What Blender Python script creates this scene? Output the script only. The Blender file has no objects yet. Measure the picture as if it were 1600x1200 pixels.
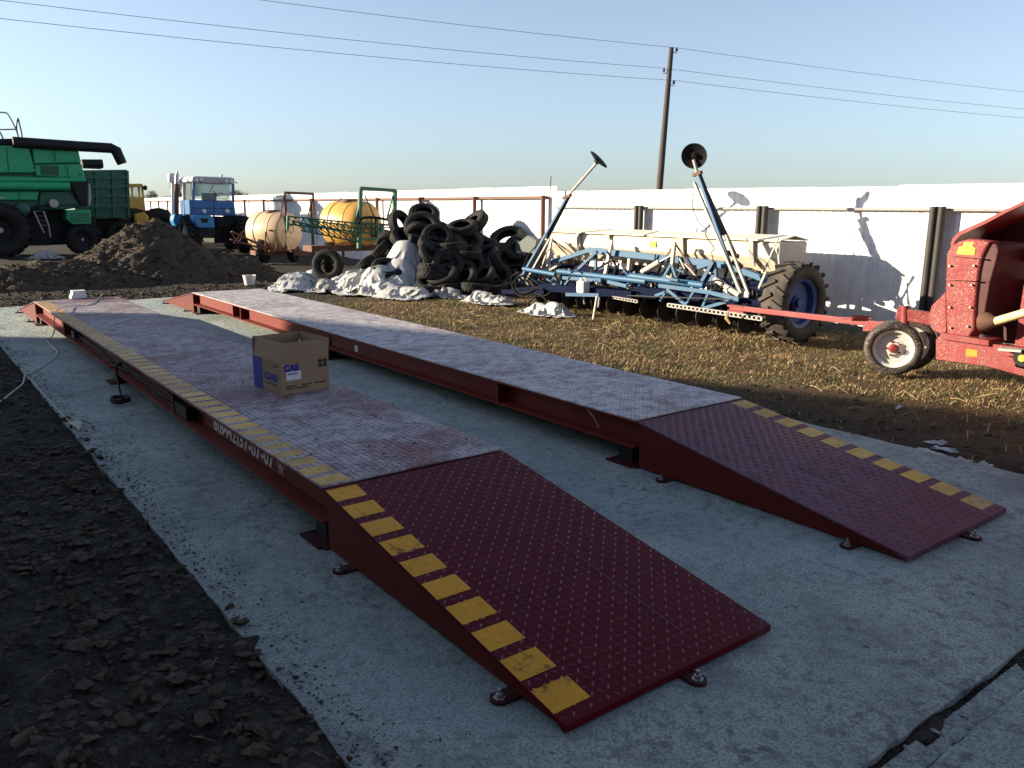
import bpy, bmesh, math, random
import numpy as np
from mathutils import Vector, Matrix, noise as mnoise
random.seed(7); rng = np.random.default_rng(7)
S = bpy.context.scene
COL = S.collection
R = math.radians

# ------------------------------------------------------------------ camera
CAM = Vector((-1.4795, -1.6621, 1.6))
YAW, PITCH, ROLL, FPX = R(37.297), R(12.3265), R(0.3633), 1266.7
_f = Vector((math.sin(YAW)*math.cos(PITCH), math.cos(YAW)*math.cos(PITCH), -math.sin(PITCH)))
_r0 = Vector((math.cos(YAW), -math.sin(YAW), 0)); _u0 = _r0.cross(_f)
_r = math.cos(ROLL)*_r0 + math.sin(ROLL)*_u0
_u = -math.sin(ROLL)*_r0 + math.cos(ROLL)*_u0
cd = bpy.data.cameras.new('camera'); cam = bpy.data.objects.new('camera', cd); COL.objects.link(cam)
cd.sensor_fit = 'HORIZONTAL'; cd.sensor_width = 36; cd.lens = FPX/1600*36
cd.clip_start = 0.05; cd.clip_end = 6000
M = Matrix((_r, _u, -_f)).transposed().to_4x4(); M.translation = CAM
cam.matrix_world = M
S.camera = cam

# ------------------------------------------------------------------ light
SUN = Vector((-1.0, 0.86, 0.35)).normalized()          # towards the sun
w = bpy.data.worlds.new('World'); S.world = w; w.use_nodes = True
nt = w.node_tree; bg = nt.nodes['Background']
sky = nt.nodes.new('ShaderNodeTexSky'); sky.sky_type = 'NISHITA'; sky.sun_disc = False
sky.sun_elevation = math.asin(SUN.z); sky.sun_rotation = math.atan2(SUN.x, SUN.y)
sky.air_density = 1.0; sky.dust_density = 0.5; sky.ozone_density = 5.0
bg.inputs['Strength'].default_value = 0.083
hs = nt.nodes.new('ShaderNodeHueSaturation'); hs.inputs['Saturation'].default_value = 0.62   # thin haze pales the whole sky
nt.links.new(sky.outputs[0], hs.inputs['Color']); nt.links.new(hs.outputs[0], bg.inputs['Color'])
sl = bpy.data.lights.new('sun', 'SUN'); sl.energy = 5.0; sl.angle = R(0.5); sl.color = (1.0, 0.84, 0.61)
so = bpy.data.objects.new('sun', sl); COL.objects.link(so)
so.rotation_euler = (-SUN).to_track_quat('-Z', 'Y').to_euler()
S.view_settings.view_transform = 'Standard'; S.view_settings.look = 'None'
S.view_settings.gamma = 1.0; S.view_settings.exposure = 1.4
S.view_settings.use_curve_mapping = False

# ------------------------------------------------------------------ pixel -> point
def ray(x, y): return _f + _r*((x-800)/FPX) - _u*((y-600)/FPX)
def G(x, y, z=0.0):
    d = ray(x, y); return CAM + d*((z-CAM.z)/d.z)
def PX(x, y, X):
    d = ray(x, y); return CAM + d*((X-CAM.x)/d.x)
def PY(x, y, Y):
    d = ray(x, y); return CAM + d*((Y-CAM.y)/d.y)

# ------------------------------------------------------------------ mesh helpers
def V(*a): return Vector(a)
class MB:
    def __init__(s): s.v = []; s.f = []
    def add(s, vs, fs):
        o = len(s.v); s.v += [tuple(p) for p in vs]; s.f += [tuple(i+o for i in f) for f in fs]; return s
    def box(s, lo, hi):
        (a,b,c),(d,e,g) = lo, hi
        return s.add([(a,b,c),(d,b,c),(d,e,c),(a,e,c),(a,b,g),(d,b,g),(d,e,g),(a,e,g)],
                     [(0,3,2,1),(4,5,6,7),(0,1,5,4),(1,2,6,5),(2,3,7,6),(3,0,4,7)])
    def bar(s, p0, p1, wd, ht, up=(0,0,1)):
        p0 = Vector(p0); p1 = Vector(p1); d = (p1-p0).normalized(); up = Vector(up)
        if abs(d.dot(up)) > .98: up = Vector((0,1,0))
        x = d.cross(up).normalized(); z = x.cross(d)
        q = []
        for p in (p0, p1):
            for a, b in ((-1,-1),(1,-1),(1,1),(-1,1)): q.append(p + x*(a*wd/2) + z*(b*ht/2))
        return s.add(q, [(0,1,2,3),(7,6,5,4),(0,4,5,1),(1,5,6,2),(2,6,7,3),(3,7,4,0)])
    def path(s, pts, r, n=8, cap=True):
        pts = [Vector(p) for p in pts]; rs = r if isinstance(r, (list, tuple)) else [r]*len(pts)
        t0 = (pts[1]-pts[0]).normalized(); a = Vector((0,0,1)) if abs(t0.z) < .9 else Vector((0,1,0))
        nx = t0.cross(a).normalized(); vs = []; N = len(pts)
        for i, p in enumerate(pts):
            t = (pts[min(i+1,N-1)]-pts[max(i-1,0)]).normalized()
            nx = (nx - t*nx.dot(t)).normalized(); ny = t.cross(nx)
            for k in range(n):
                q = 2*math.pi*k/n; vs.append(p + (nx*math.cos(q)+ny*math.sin(q))*rs[i])
        fs = [(i*n+k, i*n+(k+1)%n, (i+1)*n+(k+1)%n, (i+1)*n+k) for i in range(N-1) for k in range(n)]
        if cap: fs += [tuple(range(n-1,-1,-1)), tuple((N-1)*n+k for k in range(n))]
        return s.add(vs, fs)
    def tube(s, p0, p1, r, r1=None, n=10): return s.path([p0, p1], [r, r if r1 is None else r1], n)
    def lathe(s, prof, o=(0,0,0), axis=(0,0,1), n=24, closed=False):
        o = Vector(o); ax = Vector(axis).normalized(); a = Vector((0,0,1)) if abs(ax.z) < .9 else Vector((1,0,0))
        x = ax.cross(a).normalized(); y = ax.cross(x); m = len(prof); vs = []
        for k in range(n):
            q = 2*math.pi*k/n; d = x*math.cos(q)+y*math.sin(q)
            for r_, h in prof: vs.append(o + d*r_ + ax*h)
        fs = []
        for k in range(n):
            k2 = (k+1) % n
            for i in range(m if closed else m-1):
                j = (i+1) % m; fs.append((k*m+i, k*m+j, k2*m+j, k2*m+i))
        return s.add(vs, fs)
    def prism(s, pts, vec):
        pts = [Vector(p) for p in pts]; vec = Vector(vec); n = len(pts)
        fs = [tuple(range(n-1,-1,-1)), tuple(range(n, 2*n))] + [(i, (i+1)%n, n+(i+1)%n, n+i) for i in range(n)]
        return s.add(pts + [p+vec for p in pts], fs)
    def mesh(s, name, mat, smooth=None, off=(0,0,0)):
        me = bpy.data.meshes.new(name); ox, oy, oz = off
        me.from_pydata([(p[0]-ox, p[1]-oy, p[2]-oz) for p in s.v], [], s.f)
        bm = bmesh.new(); bm.from_mesh(me); bmesh.ops.recalc_face_normals(bm, faces=bm.faces); bm.to_mesh(me); bm.free()
        for m in (mat if isinstance(mat, (list, tuple)) else [mat]): me.materials.append(m)
        if smooth:
            me.polygons.foreach_set('use_smooth', [True]*len(me.polygons)); me.set_sharp_from_angle(angle=R(smooth))
        return me

def link(name, me, parent=None):
    o = bpy.data.objects.new(name, me); COL.objects.link(o); o.parent = parent; return o
def part(root, name, mb, mat, smooth=35, bevel=0, label=None, stuff=False):
    """a part whose builder holds world coordinates; stored relative to its top-level thing"""
    top = root
    while top.parent: top = top.parent
    inv = MATW[top.name].inverted()
    mb.v = [tuple(inv @ Vector(p)) for p in mb.v]
    o = link(name, mb.mesh(name, mat, smooth), root)
    if bevel:
        b = o.modifiers.new('bevel', 'BEVEL'); b.width = bevel; b.segments = 2; b.limit_method = 'ANGLE'
    if label: o['label'] = label
    if stuff: o['kind'] = 'stuff'
    return o
MATW = {}
def tag(o, label, cat, group=None):
    o['label'] = label; o['category'] = cat
    if group: o['group'] = group
    return o
def thing(name, label, cat, loc=(0,0,0), rz=0, group=None):
    o = bpy.data.objects.new(name, None); COL.objects.link(o); o.empty_display_size = .2
    o.location = loc; o.rotation_euler = (0,0,rz)
    MATW[o.name] = Matrix.Translation(Vector(loc)) @ Matrix.Rotation(rz, 4, 'Z')
    return tag(o, label, cat, group)
def single(name, mb, mat, label, cat, group=None, smooth=35, org=None, stuff=False):
    """a thing that is one mesh; origin at org"""
    if org is None:
        a = np.array(mb.v); org = (a[:,0].mean(), a[:,1].mean(), a[:,2].min())
    o = link(name, mb.mesh(name, mat, smooth, org)); o.location = org
    return tag(o, label, cat, group)
def struct(o): o['kind'] = 'structure'; return o
def copy_tree(o, parent=None):
    c = o.copy(); COL.objects.link(c); c.parent = parent
    for ch in o.children: copy_tree(ch, c)
    return c

# ------------------------------------------------------------------ materials
class NT:
    def __init__(s, name):
        s.m = bpy.data.materials.new(name); s.m.use_nodes = True; s.t = s.m.node_tree
        s.b = s.t.nodes['Principled BSDF']; s.tc = s.n('ShaderNodeTexCoord')
        s.co = s.tc.outputs['Object']
    def n(s, t, **k):
        x = s.t.nodes.new(t)
        for a, v in k.items(): setattr(x, a, v)
        return x
    def l(s, a, b): s.t.links.new(a, b)
    def noise(s, scale, detail=6, rough=.6, co=None, dist=0):
        x = s.n('ShaderNodeTexNoise'); x.inputs['Scale'].default_value = scale; x.inputs['Detail'].default_value = detail
        x.inputs['Roughness'].default_value = rough; x.inputs['Distortion'].default_value = dist
        s.l(co or s.co, x.inputs['Vector']); return x.outputs['Fac']
    def vor(s, scale, feat='F1', out='Distance', co=None):
        x = s.n('ShaderNodeTexVoronoi', feature=feat); x.inputs['Scale'].default_value = scale
        s.l(co or s.co, x.inputs['Vector']); return x.outputs[out]
    def ramp(s, fac, stops):
        x = s.n('ShaderNodeValToRGB'); e = x.color_ramp.elements
        while len(e) < len(stops): e.new(.5)
        for i, (p, c) in enumerate(stops):
            e[i].position = p; e[i].color = (*c, 1) if isinstance(c, tuple) else (c, c, c, 1)
        s.l(fac, x.inputs['Fac']); return x.outputs['Color']
    def mix(s, fac, a, b, mode='MIX'):
        x = s.n('ShaderNodeMix', data_type='RGBA', blend_type=mode)
        for v, i in ((fac, x.inputs[0]), (a, x.inputs[6]), (b, x.inputs[7])):
            if hasattr(v, 'is_linked'): s.l(v, i)
            elif isinstance(v, tuple): i.default_value = (*v, 1)
            else: i.default_value = v
        return x.outputs[2]
    def math(s, op, a, b=0):
        x = s.n('ShaderNodeMath', operation=op)
        for v, i in ((a, x.inputs[0]), (b, x.inputs[1])):
            if hasattr(v, 'is_linked'): s.l(v, i)
            else: i.default_value = v
        return x.outputs[0]
    def bump(s, h, st, dist=.02):
        x = s.n('ShaderNodeBump'); x.inputs['Strength'].default_value = st; x.inputs['Distance'].default_value = dist
        s.l(h, x.inputs['Height']); s.l(x.outputs[0], s.b.inputs['Normal'])
    def col(s, c): 
        if isinstance(c, tuple): s.b.inputs['Base Color'].default_value = (*c, 1)
        else: s.l(c, s.b.inputs['Base Color'])
    def set(s, rough=.6, metal=0, spec=.5):
        i = s.b.inputs['Roughness']
        if hasattr(rough, 'is_linked'): s.l(rough, i)
        else: i.default_value = rough
        s.b.inputs['Metallic'].default_value = metal; s.b.inputs['Specular IOR Level'].default_value = spec
        return s.m
def paint(name, c, rough=.5, dirt=(.16,.12,.09), amt=.35, scale=3.0, metal=0, spec=.4, bump=.08):
    """coat of paint with worn, dusty patches"""
    t = NT(name); a = t.noise(scale, 8, .7); b = t.noise(scale*9, 5, .6)
    c2 = t.mix(t.ramp(b, [(.3, 0.), (.7, 1.)]), c, tuple(x*.75 for x in c))
    m = t.ramp(a, [(.62-.3*amt, 0.), (.80-.2*amt, amt)])
    t.col(t.mix(m, c2, dirt)); t.bump(b, bump, .004)
    return t.set(rough, metal, spec)

def m_concrete():
    t = NT('concrete'); a = t.noise(.9, 8, .65); b = t.noise(17, 8, .75); v = t.vor(75); fine = t.noise(90, 4, .7); v3 = t.vor(26)
    base = t.ramp(a, [(.34, (.31,.385,.38)), (.5, (.40,.475,.46)), (.64, (.49,.555,.53))])
    dirt = t.ramp(t.noise(2.2, 10, .78, dist=.8), [(.50, 0.), (.66, .75)])
    c = t.mix(dirt, base, (.20,.235,.24))
    pit = t.math('MULTIPLY', t.ramp(b, [(.49, 0.), (.58, .9)]), t.ramp(t.noise(3.1, 6, .7), [(.40, .2), (.58, 1.)]))
    zone = t.ramp(t.noise(.55, 5, .6, dist=.4), [(.40, .45), (.56, 1.)])
    pit = t.math('MULTIPLY', pit, zone)
    c = t.mix(pit, c, (.12,.14,.145))
    c = t.mix(t.ramp(t.noise(.42, 7, .7, dist=1.2), [(.54, 0.), (.64, .5)]), c, (.19,.21,.215))
    c = t.mix(t.ramp(fine, [(.49, 0.), (.58, .7)]), c, (.17,.17,.165))
    c = t.mix(t.ramp(v, [(.0, .45), (.2, 0.)]), c, (.56,.56,.53))
    t.col(c)
    h = t.math('ADD', t.math('MULTIPLY', b, 1.3), t.math('ADD', t.math('MULTIPLY', fine, .5), t.math('MULTIPLY', v3, .3)))
    t.bump(h, 1.0, .02); return t.set(.95, 0, .2)
def m_soil(name='soil', k=1.0):
    t = NT(name); a = t.noise(.9, 9, .7); b = t.noise(14, 7, .7); v = t.vor(34)
    c = t.ramp(a, [(.3, (.050*k,.040*k,.030*k)), (.55, (.085*k,.066*k,.048*k)), (.75, (.135*k,.105*k,.076*k))])
    c = t.mix(t.ramp(b, [(.4, 0.), (.75, .7)]), c, (.16*k,.125*k,.09*k))
    t.col(c); t.bump(t.math('ADD', b, t.math('MULTIPLY', v, .5)), .9, .03); return t.set(.95, 0, .2)
def m_ground():
    t = NT('earth'); a = t.noise(.7, 9, .7); b = t.noise(13, 7, .72); v = t.vor(30)
    soil = t.ramp(a, [(.3, (.020,.018,.016)), (.55, (.036,.031,.026)), (.75, (.065,.054,.043))])
    soil = t.mix(t.ramp(b, [(.47, 0.), (.64, .8)]), soil, (.095,.085,.072))
    soil = t.mix(t.ramp(t.noise(38, 5, .7), [(.38, .8), (.5, 0.)]), soil, (.010,.010,.010))
    grass = t.ramp(t.noise(2.2, 8, .7), [(.3, (.09,.062,.036)), (.5, (.17,.11,.058)), (.62, (.13,.12,.045)), (.75, (.25,.175,.09))])
    grass = t.mix(t.ramp(b, [(.35, .6), (.7, 0.)]), grass, (.05,.035,.022))
    sx = t.n('ShaderNodeSeparateXYZ'); t.l(t.co, sx.inputs[0])
    e = t.math('ADD', sx.outputs[0], t.math('MULTIPLY', t.math('SUBTRACT', t.noise(1.4, 6), .5), 1.6))
    m1 = t.n('ShaderNodeMapRange'); m1.inputs[1].default_value = 4.0; m1.inputs[2].default_value = 4.9; t.l(e, m1.inputs[0])
    e2 = t.math('ADD', sx.outputs[1], t.math('MULTIPLY', t.math('SUBTRACT', t.noise(1.1, 6), .5), 2.0))
    m2 = t.n('ShaderNodeMapRange'); m2.inputs[1].default_value = 12.2; m2.inputs[2].default_value = 11.0; t.l(e2, m2.inputs[0])
    far = t.n('ShaderNodeMapRange'); far.inputs[1].default_value = 45; far.inputs[2].default_value = 70
    ln = t.n('ShaderNodeVectorMath', operation='LENGTH'); t.l(t.co, ln.inputs[0]); t.l(ln.outputs['Value'], far.inputs[0])
    fac = t.math('MAXIMUM', t.math('MULTIPLY', m1.outputs[0], m2.outputs[0]), far.outputs[0])
    t.col(t.mix(fac, soil, grass)); t.bump(t.math('ADD', t.math('MULTIPLY', b, 1.6), t.math('ADD', t.math('MULTIPLY', v, .5), t.math('MULTIPLY', t.noise(55, 4, .7), .5))), 1.0, .05); return t.set(.95, 0, .2)
def m_deck(name, paintc, mudlo, mudhi, mud=(.21,.19,.175), pscale=.9, spec=.28):
    """tread plate paint with trodden mud; mudlo/mudhi: noise window where mud takes over"""
    t = NT(name); a = t.noise(pscale, 9, .68, dist=.5); b = t.noise(30, 6, .7)
    wear = t.mix(t.ramp(t.noise(5, 7, .7), [(.45, 0.), (.8, .5)]), paintc, tuple(x*.55 for x in paintc))
    mm = t.ramp(t.math('ADD', a, t.math('MULTIPLY', t.math('SUBTRACT', b, .5), .35)), [(mudlo, 0.), (mudhi, 1.)])
    mc = t.mix(t.ramp(t.noise(11, 8, .75), [(.42, 0.), (.62, 1.)]), mud, tuple(x*.42 for x in mud))
    t.col(t.mix(mm, wear, mc))
    ro = t.n('ShaderNodeMapRange'); t.l(mm, ro.inputs[0]); ro.inputs[3].default_value = .45; ro.inputs[4].default_value = .8
    t.bump(t.math('MULTIPLY', b, t.math('ADD', mm, .15)), .35, .006)
    return t.set(ro.outputs[0], 0, spec)
def m_splash(name, c):
    """paint splashed with dried mud drops of many sizes under a film of dust"""
    t = NT(name); n = t.noise(2.3, 6, .65); wob = t.n('ShaderNodeVectorMath', operation='ADD')
    nz = t.n('ShaderNodeTexNoise'); nz.inputs['Scale'].default_value = 30; t.l(t.co, nz.inputs['Vector'])
    sc = t.n('ShaderNodeVectorMath', operation='SCALE'); sc.inputs['Scale'].default_value = .035; t.l(nz.outputs['Color'], sc.inputs[0])
    t.l(t.co, wob.inputs[0]); t.l(sc.outputs[0], wob.inputs[1]); co = wob.outputs[0]
    d1 = t.math('MULTIPLY', t.ramp(t.vor(62, co=co), [(.18, 1.), (.33, 0.)]), t.ramp(n, [(.38, 0.), (.54, 1.)]))
    d2 = t.math('MULTIPLY', t.ramp(t.vor(28, co=co), [(.07, 1.), (.14, 0.)]), t.ramp(t.noise(1.4, 5), [(.38, .2), (.55, 1.)]))
    dust = t.ramp(t.noise(4.5, 8, .75, dist=.5), [(.40, 0.), (.66, .55)])
    f = t.math('MINIMUM', t.math('ADD', t.math('MULTIPLY', d1, .8), t.math('MULTIPLY', d2, .7)), .8)
    base = t.mix(t.ramp(t.noise(9, 6), [(.4, 0.), (.7, .6)]), c, tuple(x*.6 for x in c))
    base = t.mix(dust, base, tuple(.5*x+.5*y for x, y in zip(c, (.30,.21,.18))))
    t.col(t.mix(f, base, (.42,.32,.27))); t.bump(f, .3, .004); return t.set(.55, 0, .3)
def m_tyre():
    t = NT('tyre_rubber'); n = t.noise(5, 7, .7)
    t.col(t.ramp(n, [(.35, (.009,.009,.009)), (.6, (.015,.0145,.014)), (.85, (.05,.045,.04))])); t.bump(t.noise(60), .2, .004)
    return t.set(.8, 0, .3)
def m_glass(name='cab_glass'):
    t = NT(name); t.col((.62,.70,.72)); t.b.inputs['Transmission Weight'].default_value = .85
    t.b.inputs['IOR'].default_value = 1.1; return t.set(.08, 0, .5)
MT = dict(
 concrete=m_concrete(), ground=m_ground(), soil=m_soil(), moundsoil=m_soil('mound_soil', .72),
 clod=m_soil('clod_soil', .75), crumb=m_soil('crumb_soil', 2.2), debris=paint('rubble_stone', (.24,.24,.225), .9),
 deck1=m_deck('deck_paint_muddy', (.13,.010,.018), .33, .53, (.43,.395,.42), 1.0), deck2=m_deck('deck_paint_worn', (.15,.022,.03), .26, .46, (.56,.53,.545), 1.3, .5),
 ramp1=m_deck('ramp_paint', (.085,.0035,.011), .60, .82, (.085,.06,.075), 1.6, .08), ramp2=m_deck('ramp_paint_dusty', (.10,.010,.030), .36, .75, (.17,.12,.18), 1.2, .2),
 beam=paint('oxide_red_paint', (.17,.020,.012), .6, (.09,.022,.018), .4, 2.2, spec=.25),
 rampside=paint('ramp_side_paint', (.12,.013,.008), .6, (.05,.012,.010), .4, 2.0, spec=.2),
 yellow=m_deck('yellow_marking', (.60,.27,.004), .58, .66, (.16,.06,.025), 4.5),
 yellowmud=m_deck('yellow_marking_muddy', (.58,.34,.05), .42, .80, (.36,.29,.20), 1.7),
 lugd2=m_deck('dusty_lug_shade_paint', (.12,.03,.045), .30, .50, (.40,.36,.39), 1.3, .5),  # dusty lugs kept darker than their plate, shaded side put into the colour
 lugd=m_deck('deck_lug_shade_paint', (.075,.014,.024), .42, .62, (.24,.21,.235), 1.1),  # lugs coloured darker than the deck to paint in their shaded sides
 tab=paint('anchor_tab_paint', (.05,.008,.008), .65, (.07,.05,.045), .5, 9, spec=.2),
 luga=paint('worn_lug_paint', (.080,.010,.018), .40, (.12,.06,.08), .5, 14, spec=.4),
 steel=paint('bare_steel', (.42,.41,.40), .38, (.16,.10,.07), .4, 6, .9), weld=paint('weld_seam', (.22,.14,.15), .5, amt=.3, scale=9),
 black=paint('black_plastic', (.012,.012,.013), .6, amt=.12, spec=.25), rubber=m_tyre(),
 cable=paint('black_cable', (.008,.008,.008), .7, amt=.02, spec=.15), cablew=paint('white_cable', (.50,.46,.40), .55, amt=.2), cableo=paint('orange_lead', (.40,.17,.05), .55, amt=.2),
 card=paint('cardboard', (.34,.235,.145), .85, (.22,.15,.09), .3, 8), cardin=paint('cardboard_inside', (.40,.29,.185), .88, amt=.15),
 printb=paint('blue_print', (.006,.028,.34), .6, amt=.05), printk=paint('dark_print', (.035,.022,.02), .7, amt=.05), label=paint('paper_label', (.72,.74,.76), .6, amt=.05),
 white=paint('white_lettering', (.80,.78,.76), .6, amt=.15), whitep=paint('white_plastic', (.72,.72,.70), .45, amt=.15),
 fence=paint('white_sheet_steel', (.86,.87,.88), .45, (.66,.63,.58), .2, .7), post=paint('dark_pipe', (.035,.032,.032), .6, (.10,.07,.05), .4, 5),
 postr=paint('rusty_pipe', (.16,.065,.045), .7, (.10,.07,.05), .4, 5), railg=paint('grey_rail', (.30,.29,.28), .6, amt=.3),
 cream=paint('cream_paint', (.74,.65,.52), .5, (.45,.36,.25), .3, 2), creaml=paint('hopper_lid_cream', (.76,.70,.60), .5, amt=.15), greyp=paint('grey_plate', (.42,.40,.37), .55, amt=.3),
 blue=paint('implement_blue', (.020,.085,.20), .5, (.06,.06,.06), .45, 4), bluel=paint('sun_bleached_blue', (.030,.125,.25), .55, (.11,.11,.11), .4, 4), blued=paint('dark_blue_beam', (.004,.009,.034), .75, (.012,.012,.012), .35, 4, spec=.06),
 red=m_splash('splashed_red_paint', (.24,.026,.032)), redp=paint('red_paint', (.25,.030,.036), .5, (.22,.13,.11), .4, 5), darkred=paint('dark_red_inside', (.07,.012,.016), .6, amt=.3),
 rimw=paint('white_rim', (.72,.70,.66), .45, (.35,.28,.22), .3, 6), rimb=paint('blue_rim', (.02,.06,.22), .5, amt=.35), pto=paint('cream_pto_guard', (.62,.52,.30), .5, amt=.25),
 green=paint('combine_green', (.018,.36,.16), .45, (.06,.10,.06), .3, 1.2), greend=paint('dark_green', (.010,.10,.062), .5, (.06,.07,.05), .35, 1.5), greenf=paint('sprayer_green', (.015,.12,.075), .5, (.08,.09,.06), .4, 4),
 tblue=paint('tractor_blue', (.010,.13,.36), .42, (.08,.09,.1), .3, 1.5), tbluel=paint('fender_blue', (.03,.22,.46), .45, (.1,.1,.1), .3, 2), roofw=paint('cab_roof_white', (.68,.70,.72), .45, amt=.2),
 tyel=paint('tractor_yellow', (.50,.31,.045), .5, (.2,.15,.08), .35, 2), glass=m_glass(), lamp=paint('lamp_glass', (.7,.72,.75), .15, amt=.05),
 tankw=paint('milky_tank', (.66,.48,.30), .45, (.45,.3,.17), .35, 1.5), tanky=paint('yellow_tank', (.66,.37,.085), .42, (.5,.28,.09), .3, 1.5),
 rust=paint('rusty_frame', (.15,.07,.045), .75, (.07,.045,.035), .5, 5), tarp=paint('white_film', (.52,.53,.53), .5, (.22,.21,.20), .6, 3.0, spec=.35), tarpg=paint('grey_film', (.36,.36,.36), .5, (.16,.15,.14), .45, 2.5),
 gball=paint('green_plastic', (.02,.33,.08), .4, amt=.1), slate=paint('slate_board', (.10,.125,.125), .7, amt=.3),
 wood=paint('weathered_wood', (.085,.07,.06), .85, (.05,.04,.035), .5, 4), wire=paint('line_wire', (.10,.10,.10), .5, amt=.1), porc=paint('porcelain', (.10,.09,.09), .3, amt=.1),
 brick=paint('barn_render', (.34,.30,.26), .9, amt=.4), slateroof=paint('barn_roof', (.22,.21,.20), .8, amt=.4), bark=paint('bark', (.12,.10,.09), .9, amt=.3), twig=paint('twigs', (.17,.15,.13), .9, amt=.2),
 straw=paint('straw', (.46,.33,.17), .8, amt=.2), strawd=paint('brown_stalk', (.25,.135,.07), .85, amt=.2), gblade=paint('green_blade', (.15,.16,.05), .8, amt=.2), sticker=paint('yellow_sticker', (.75,.52,.05), .5, amt=.1), orange=paint('orange_reflector', (.75,.27,.03), .4, amt=.1),
)

# ================================================================== SETTING
SX0, SX1, SY0, SY1 = -.58, 4.0, -.62, 13.45
def fbm(x, y, s, o=4, z=0.0):
    return mnoise.fractal(Vector((x*s, y*s, z)), .9, 2.1, o, noise_basis='PERLIN_ORIGINAL')
def ground_z(x, y):
    if x < SX0+.16:
        z = -.002 + .036*fbm(x, y, 1.3, 4) + .034*fbm(x, y, 5.5, 4, 3.) + .016*fbm(x, y, 16, 3, 6.)
        if x > SX0-.1: z -= (x-SX0+.1)*.30
    elif x > SX1: z = -.03 + .03*fbm(x, y, .9, 4, 5.) + .012*fbm(x, y, 6, 3, 7.)
    else: z = -.028 + .02*fbm(x, y, 1.2, 4) + .02*fbm(x, y, 7, 3)
    if SX0+.16 < x < SX1-.05 and SY0+.03 < y < SY1-.1: z = -.2
    elif y < -.74+.01 and x > -1.3 and y > -4.9 and x < 6: z = -.25
    d = max(SX0-x, x-SX1, SY0-y, y-SY1)
    if 0 < d < .25 and x > -.4 and y > -.5: z = min(z, -.02)
    r = math.hypot(x-4, y-6)
    if r > 25: z *= max(0, 1-(r-25)/30)
    return z
def axis(a, b, step, far):
    c = list(np.arange(a, b+1e-6, step)); s = step; p = b
    while p < far: s *= 1.22; p += s; c.append(p)
    s = step; p = a
    while p > -far: s *= 1.22; p -= s; c.insert(0, p)
    return c
xs = axis(-3.2, 9.0, .07, 3500); ys = axis(-2.2, 15.5, .08, 3500)
gv = [(x, y, ground_z(x, y)) for y in ys for x in xs]; nx_ = len(xs)
gf = [(j*nx_+i, j*nx_+i+1, (j+1)*nx_+i+1, (j+1)*nx_+i) for j in range(len(ys)-1) for i in range(nx_-1)]
me = bpy.data.meshes.new('ground'); me.from_pydata(gv, [], gf); me.materials.append(MT['ground'])
me.polygons.foreach_set('use_smooth', [True]*len(me.polygons))
struct(link('ground', me))

def slab(name, x0, x1, y0, y1, z0, z1, amp, seed, step=.09):
    """concrete sheet with crumbled, uneven edges"""
    nx = int((x1-x0)/step)+1; ny = int((y1-y0)/step)+1; vs = []; fs = []
    for j in range(ny):
        for i in range(nx):
            x = x0+(x1-x0)*i/(nx-1); y = y0+(y1-y0)*j/(ny-1)
            e = fbm(x+seed, y, 2.2, 4, seed)*amp + fbm(x, y+seed, 11, 3, seed)*amp*.5
            if i in (0, nx-1): x += e
            if j in (0, ny-1): y += e
            z = z1 + .004*fbm(x, y, 1.7, 4, seed)
            if i in (0, nx-1) or j in (0, ny-1): z -= .012+.012*abs(fbm(x, y, 6, 3, 2.))
            vs.append((x, y, z))
    fs = [(j*nx+i, j*nx+i+1, (j+1)*nx+i+1, (j+1)*nx+i) for j in range(ny-1) for i in range(nx-1)]
    ring = [i for i in range(nx)] + [j*nx+nx-1 for j in range(1, ny)] + [(ny-1)*nx+i for i in range(nx-2, -1, -1)] + [j*nx for j in range(ny-2, 0, -1)]
    o = len(vs); vs += [(vs[k][0], vs[k][1], z0) for k in ring]; n = len(ring)
    fs += [(ring[k], o+k, o+(k+1)%n, ring[(k+1)%n]) for k in range(n)]
    mb = MB(); mb.v = vs; mb.f = fs
    return struct(link(name, mb.mesh(name, MT['concrete'], 50)))
slab('concrete_slab', SX0, SX1, SY0, SY1, -.3, 0, .010, 1.0)
slab('mortar_strip', -.6, 4.0, -.728, -.648, -.3, -.014, .002, 4.0, .04)
slab('concrete_apron', -1.2, 5.6, -4.8, -.745, -.3, .012, .005, 9.0)

def scatter(name, mat, pts, sizes, seed, flat=.7, kind='stuff', label=None, cat=None):
    """many small irregular lumps in one mesh"""
    r = np.random.default_rng(seed)
    bm = bmesh.new(); bmesh.ops.create_icosphere(bm, subdivisions=1, radius=1)
    bv = np.array([v.co[:] for v in bm.verts]); bf = np.array([[v.index for v in f.verts] for f in bm.faces]); bm.free()
    n = len(pts); sc = np.asarray(sizes)[:, None, None]*r.uniform(.45, 1.4, (n, 1, 3)); sc[:, :, 2] *= flat*.75
    v = bv[None]*r.uniform(.40, 1.35, (n, len(bv), 1))*sc
    a = r.uniform(0, 6.28, n); ca, sa = np.cos(a)[:, None], np.sin(a)[:, None]
    v = np.stack([v[:, :, 0]*ca-v[:, :, 1]*sa, v[:, :, 0]*sa+v[:, :, 1]*ca, v[:, :, 2]], 2) + np.asarray(pts)[:, None, :]
    f = (bf[None] + (np.arange(n)*len(bv))[:, None, None]).reshape(-1, 3)
    me = bpy.data.meshes.new(name); me.from_pydata(v.reshape(-1, 3).tolist(), [], f.tolist()); me.materials.append(mat)
    o = link(name, me); o['kind'] = kind
    if label: o['label'] = label; o['category'] = cat
    return o
pts = []; sz = []
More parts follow.
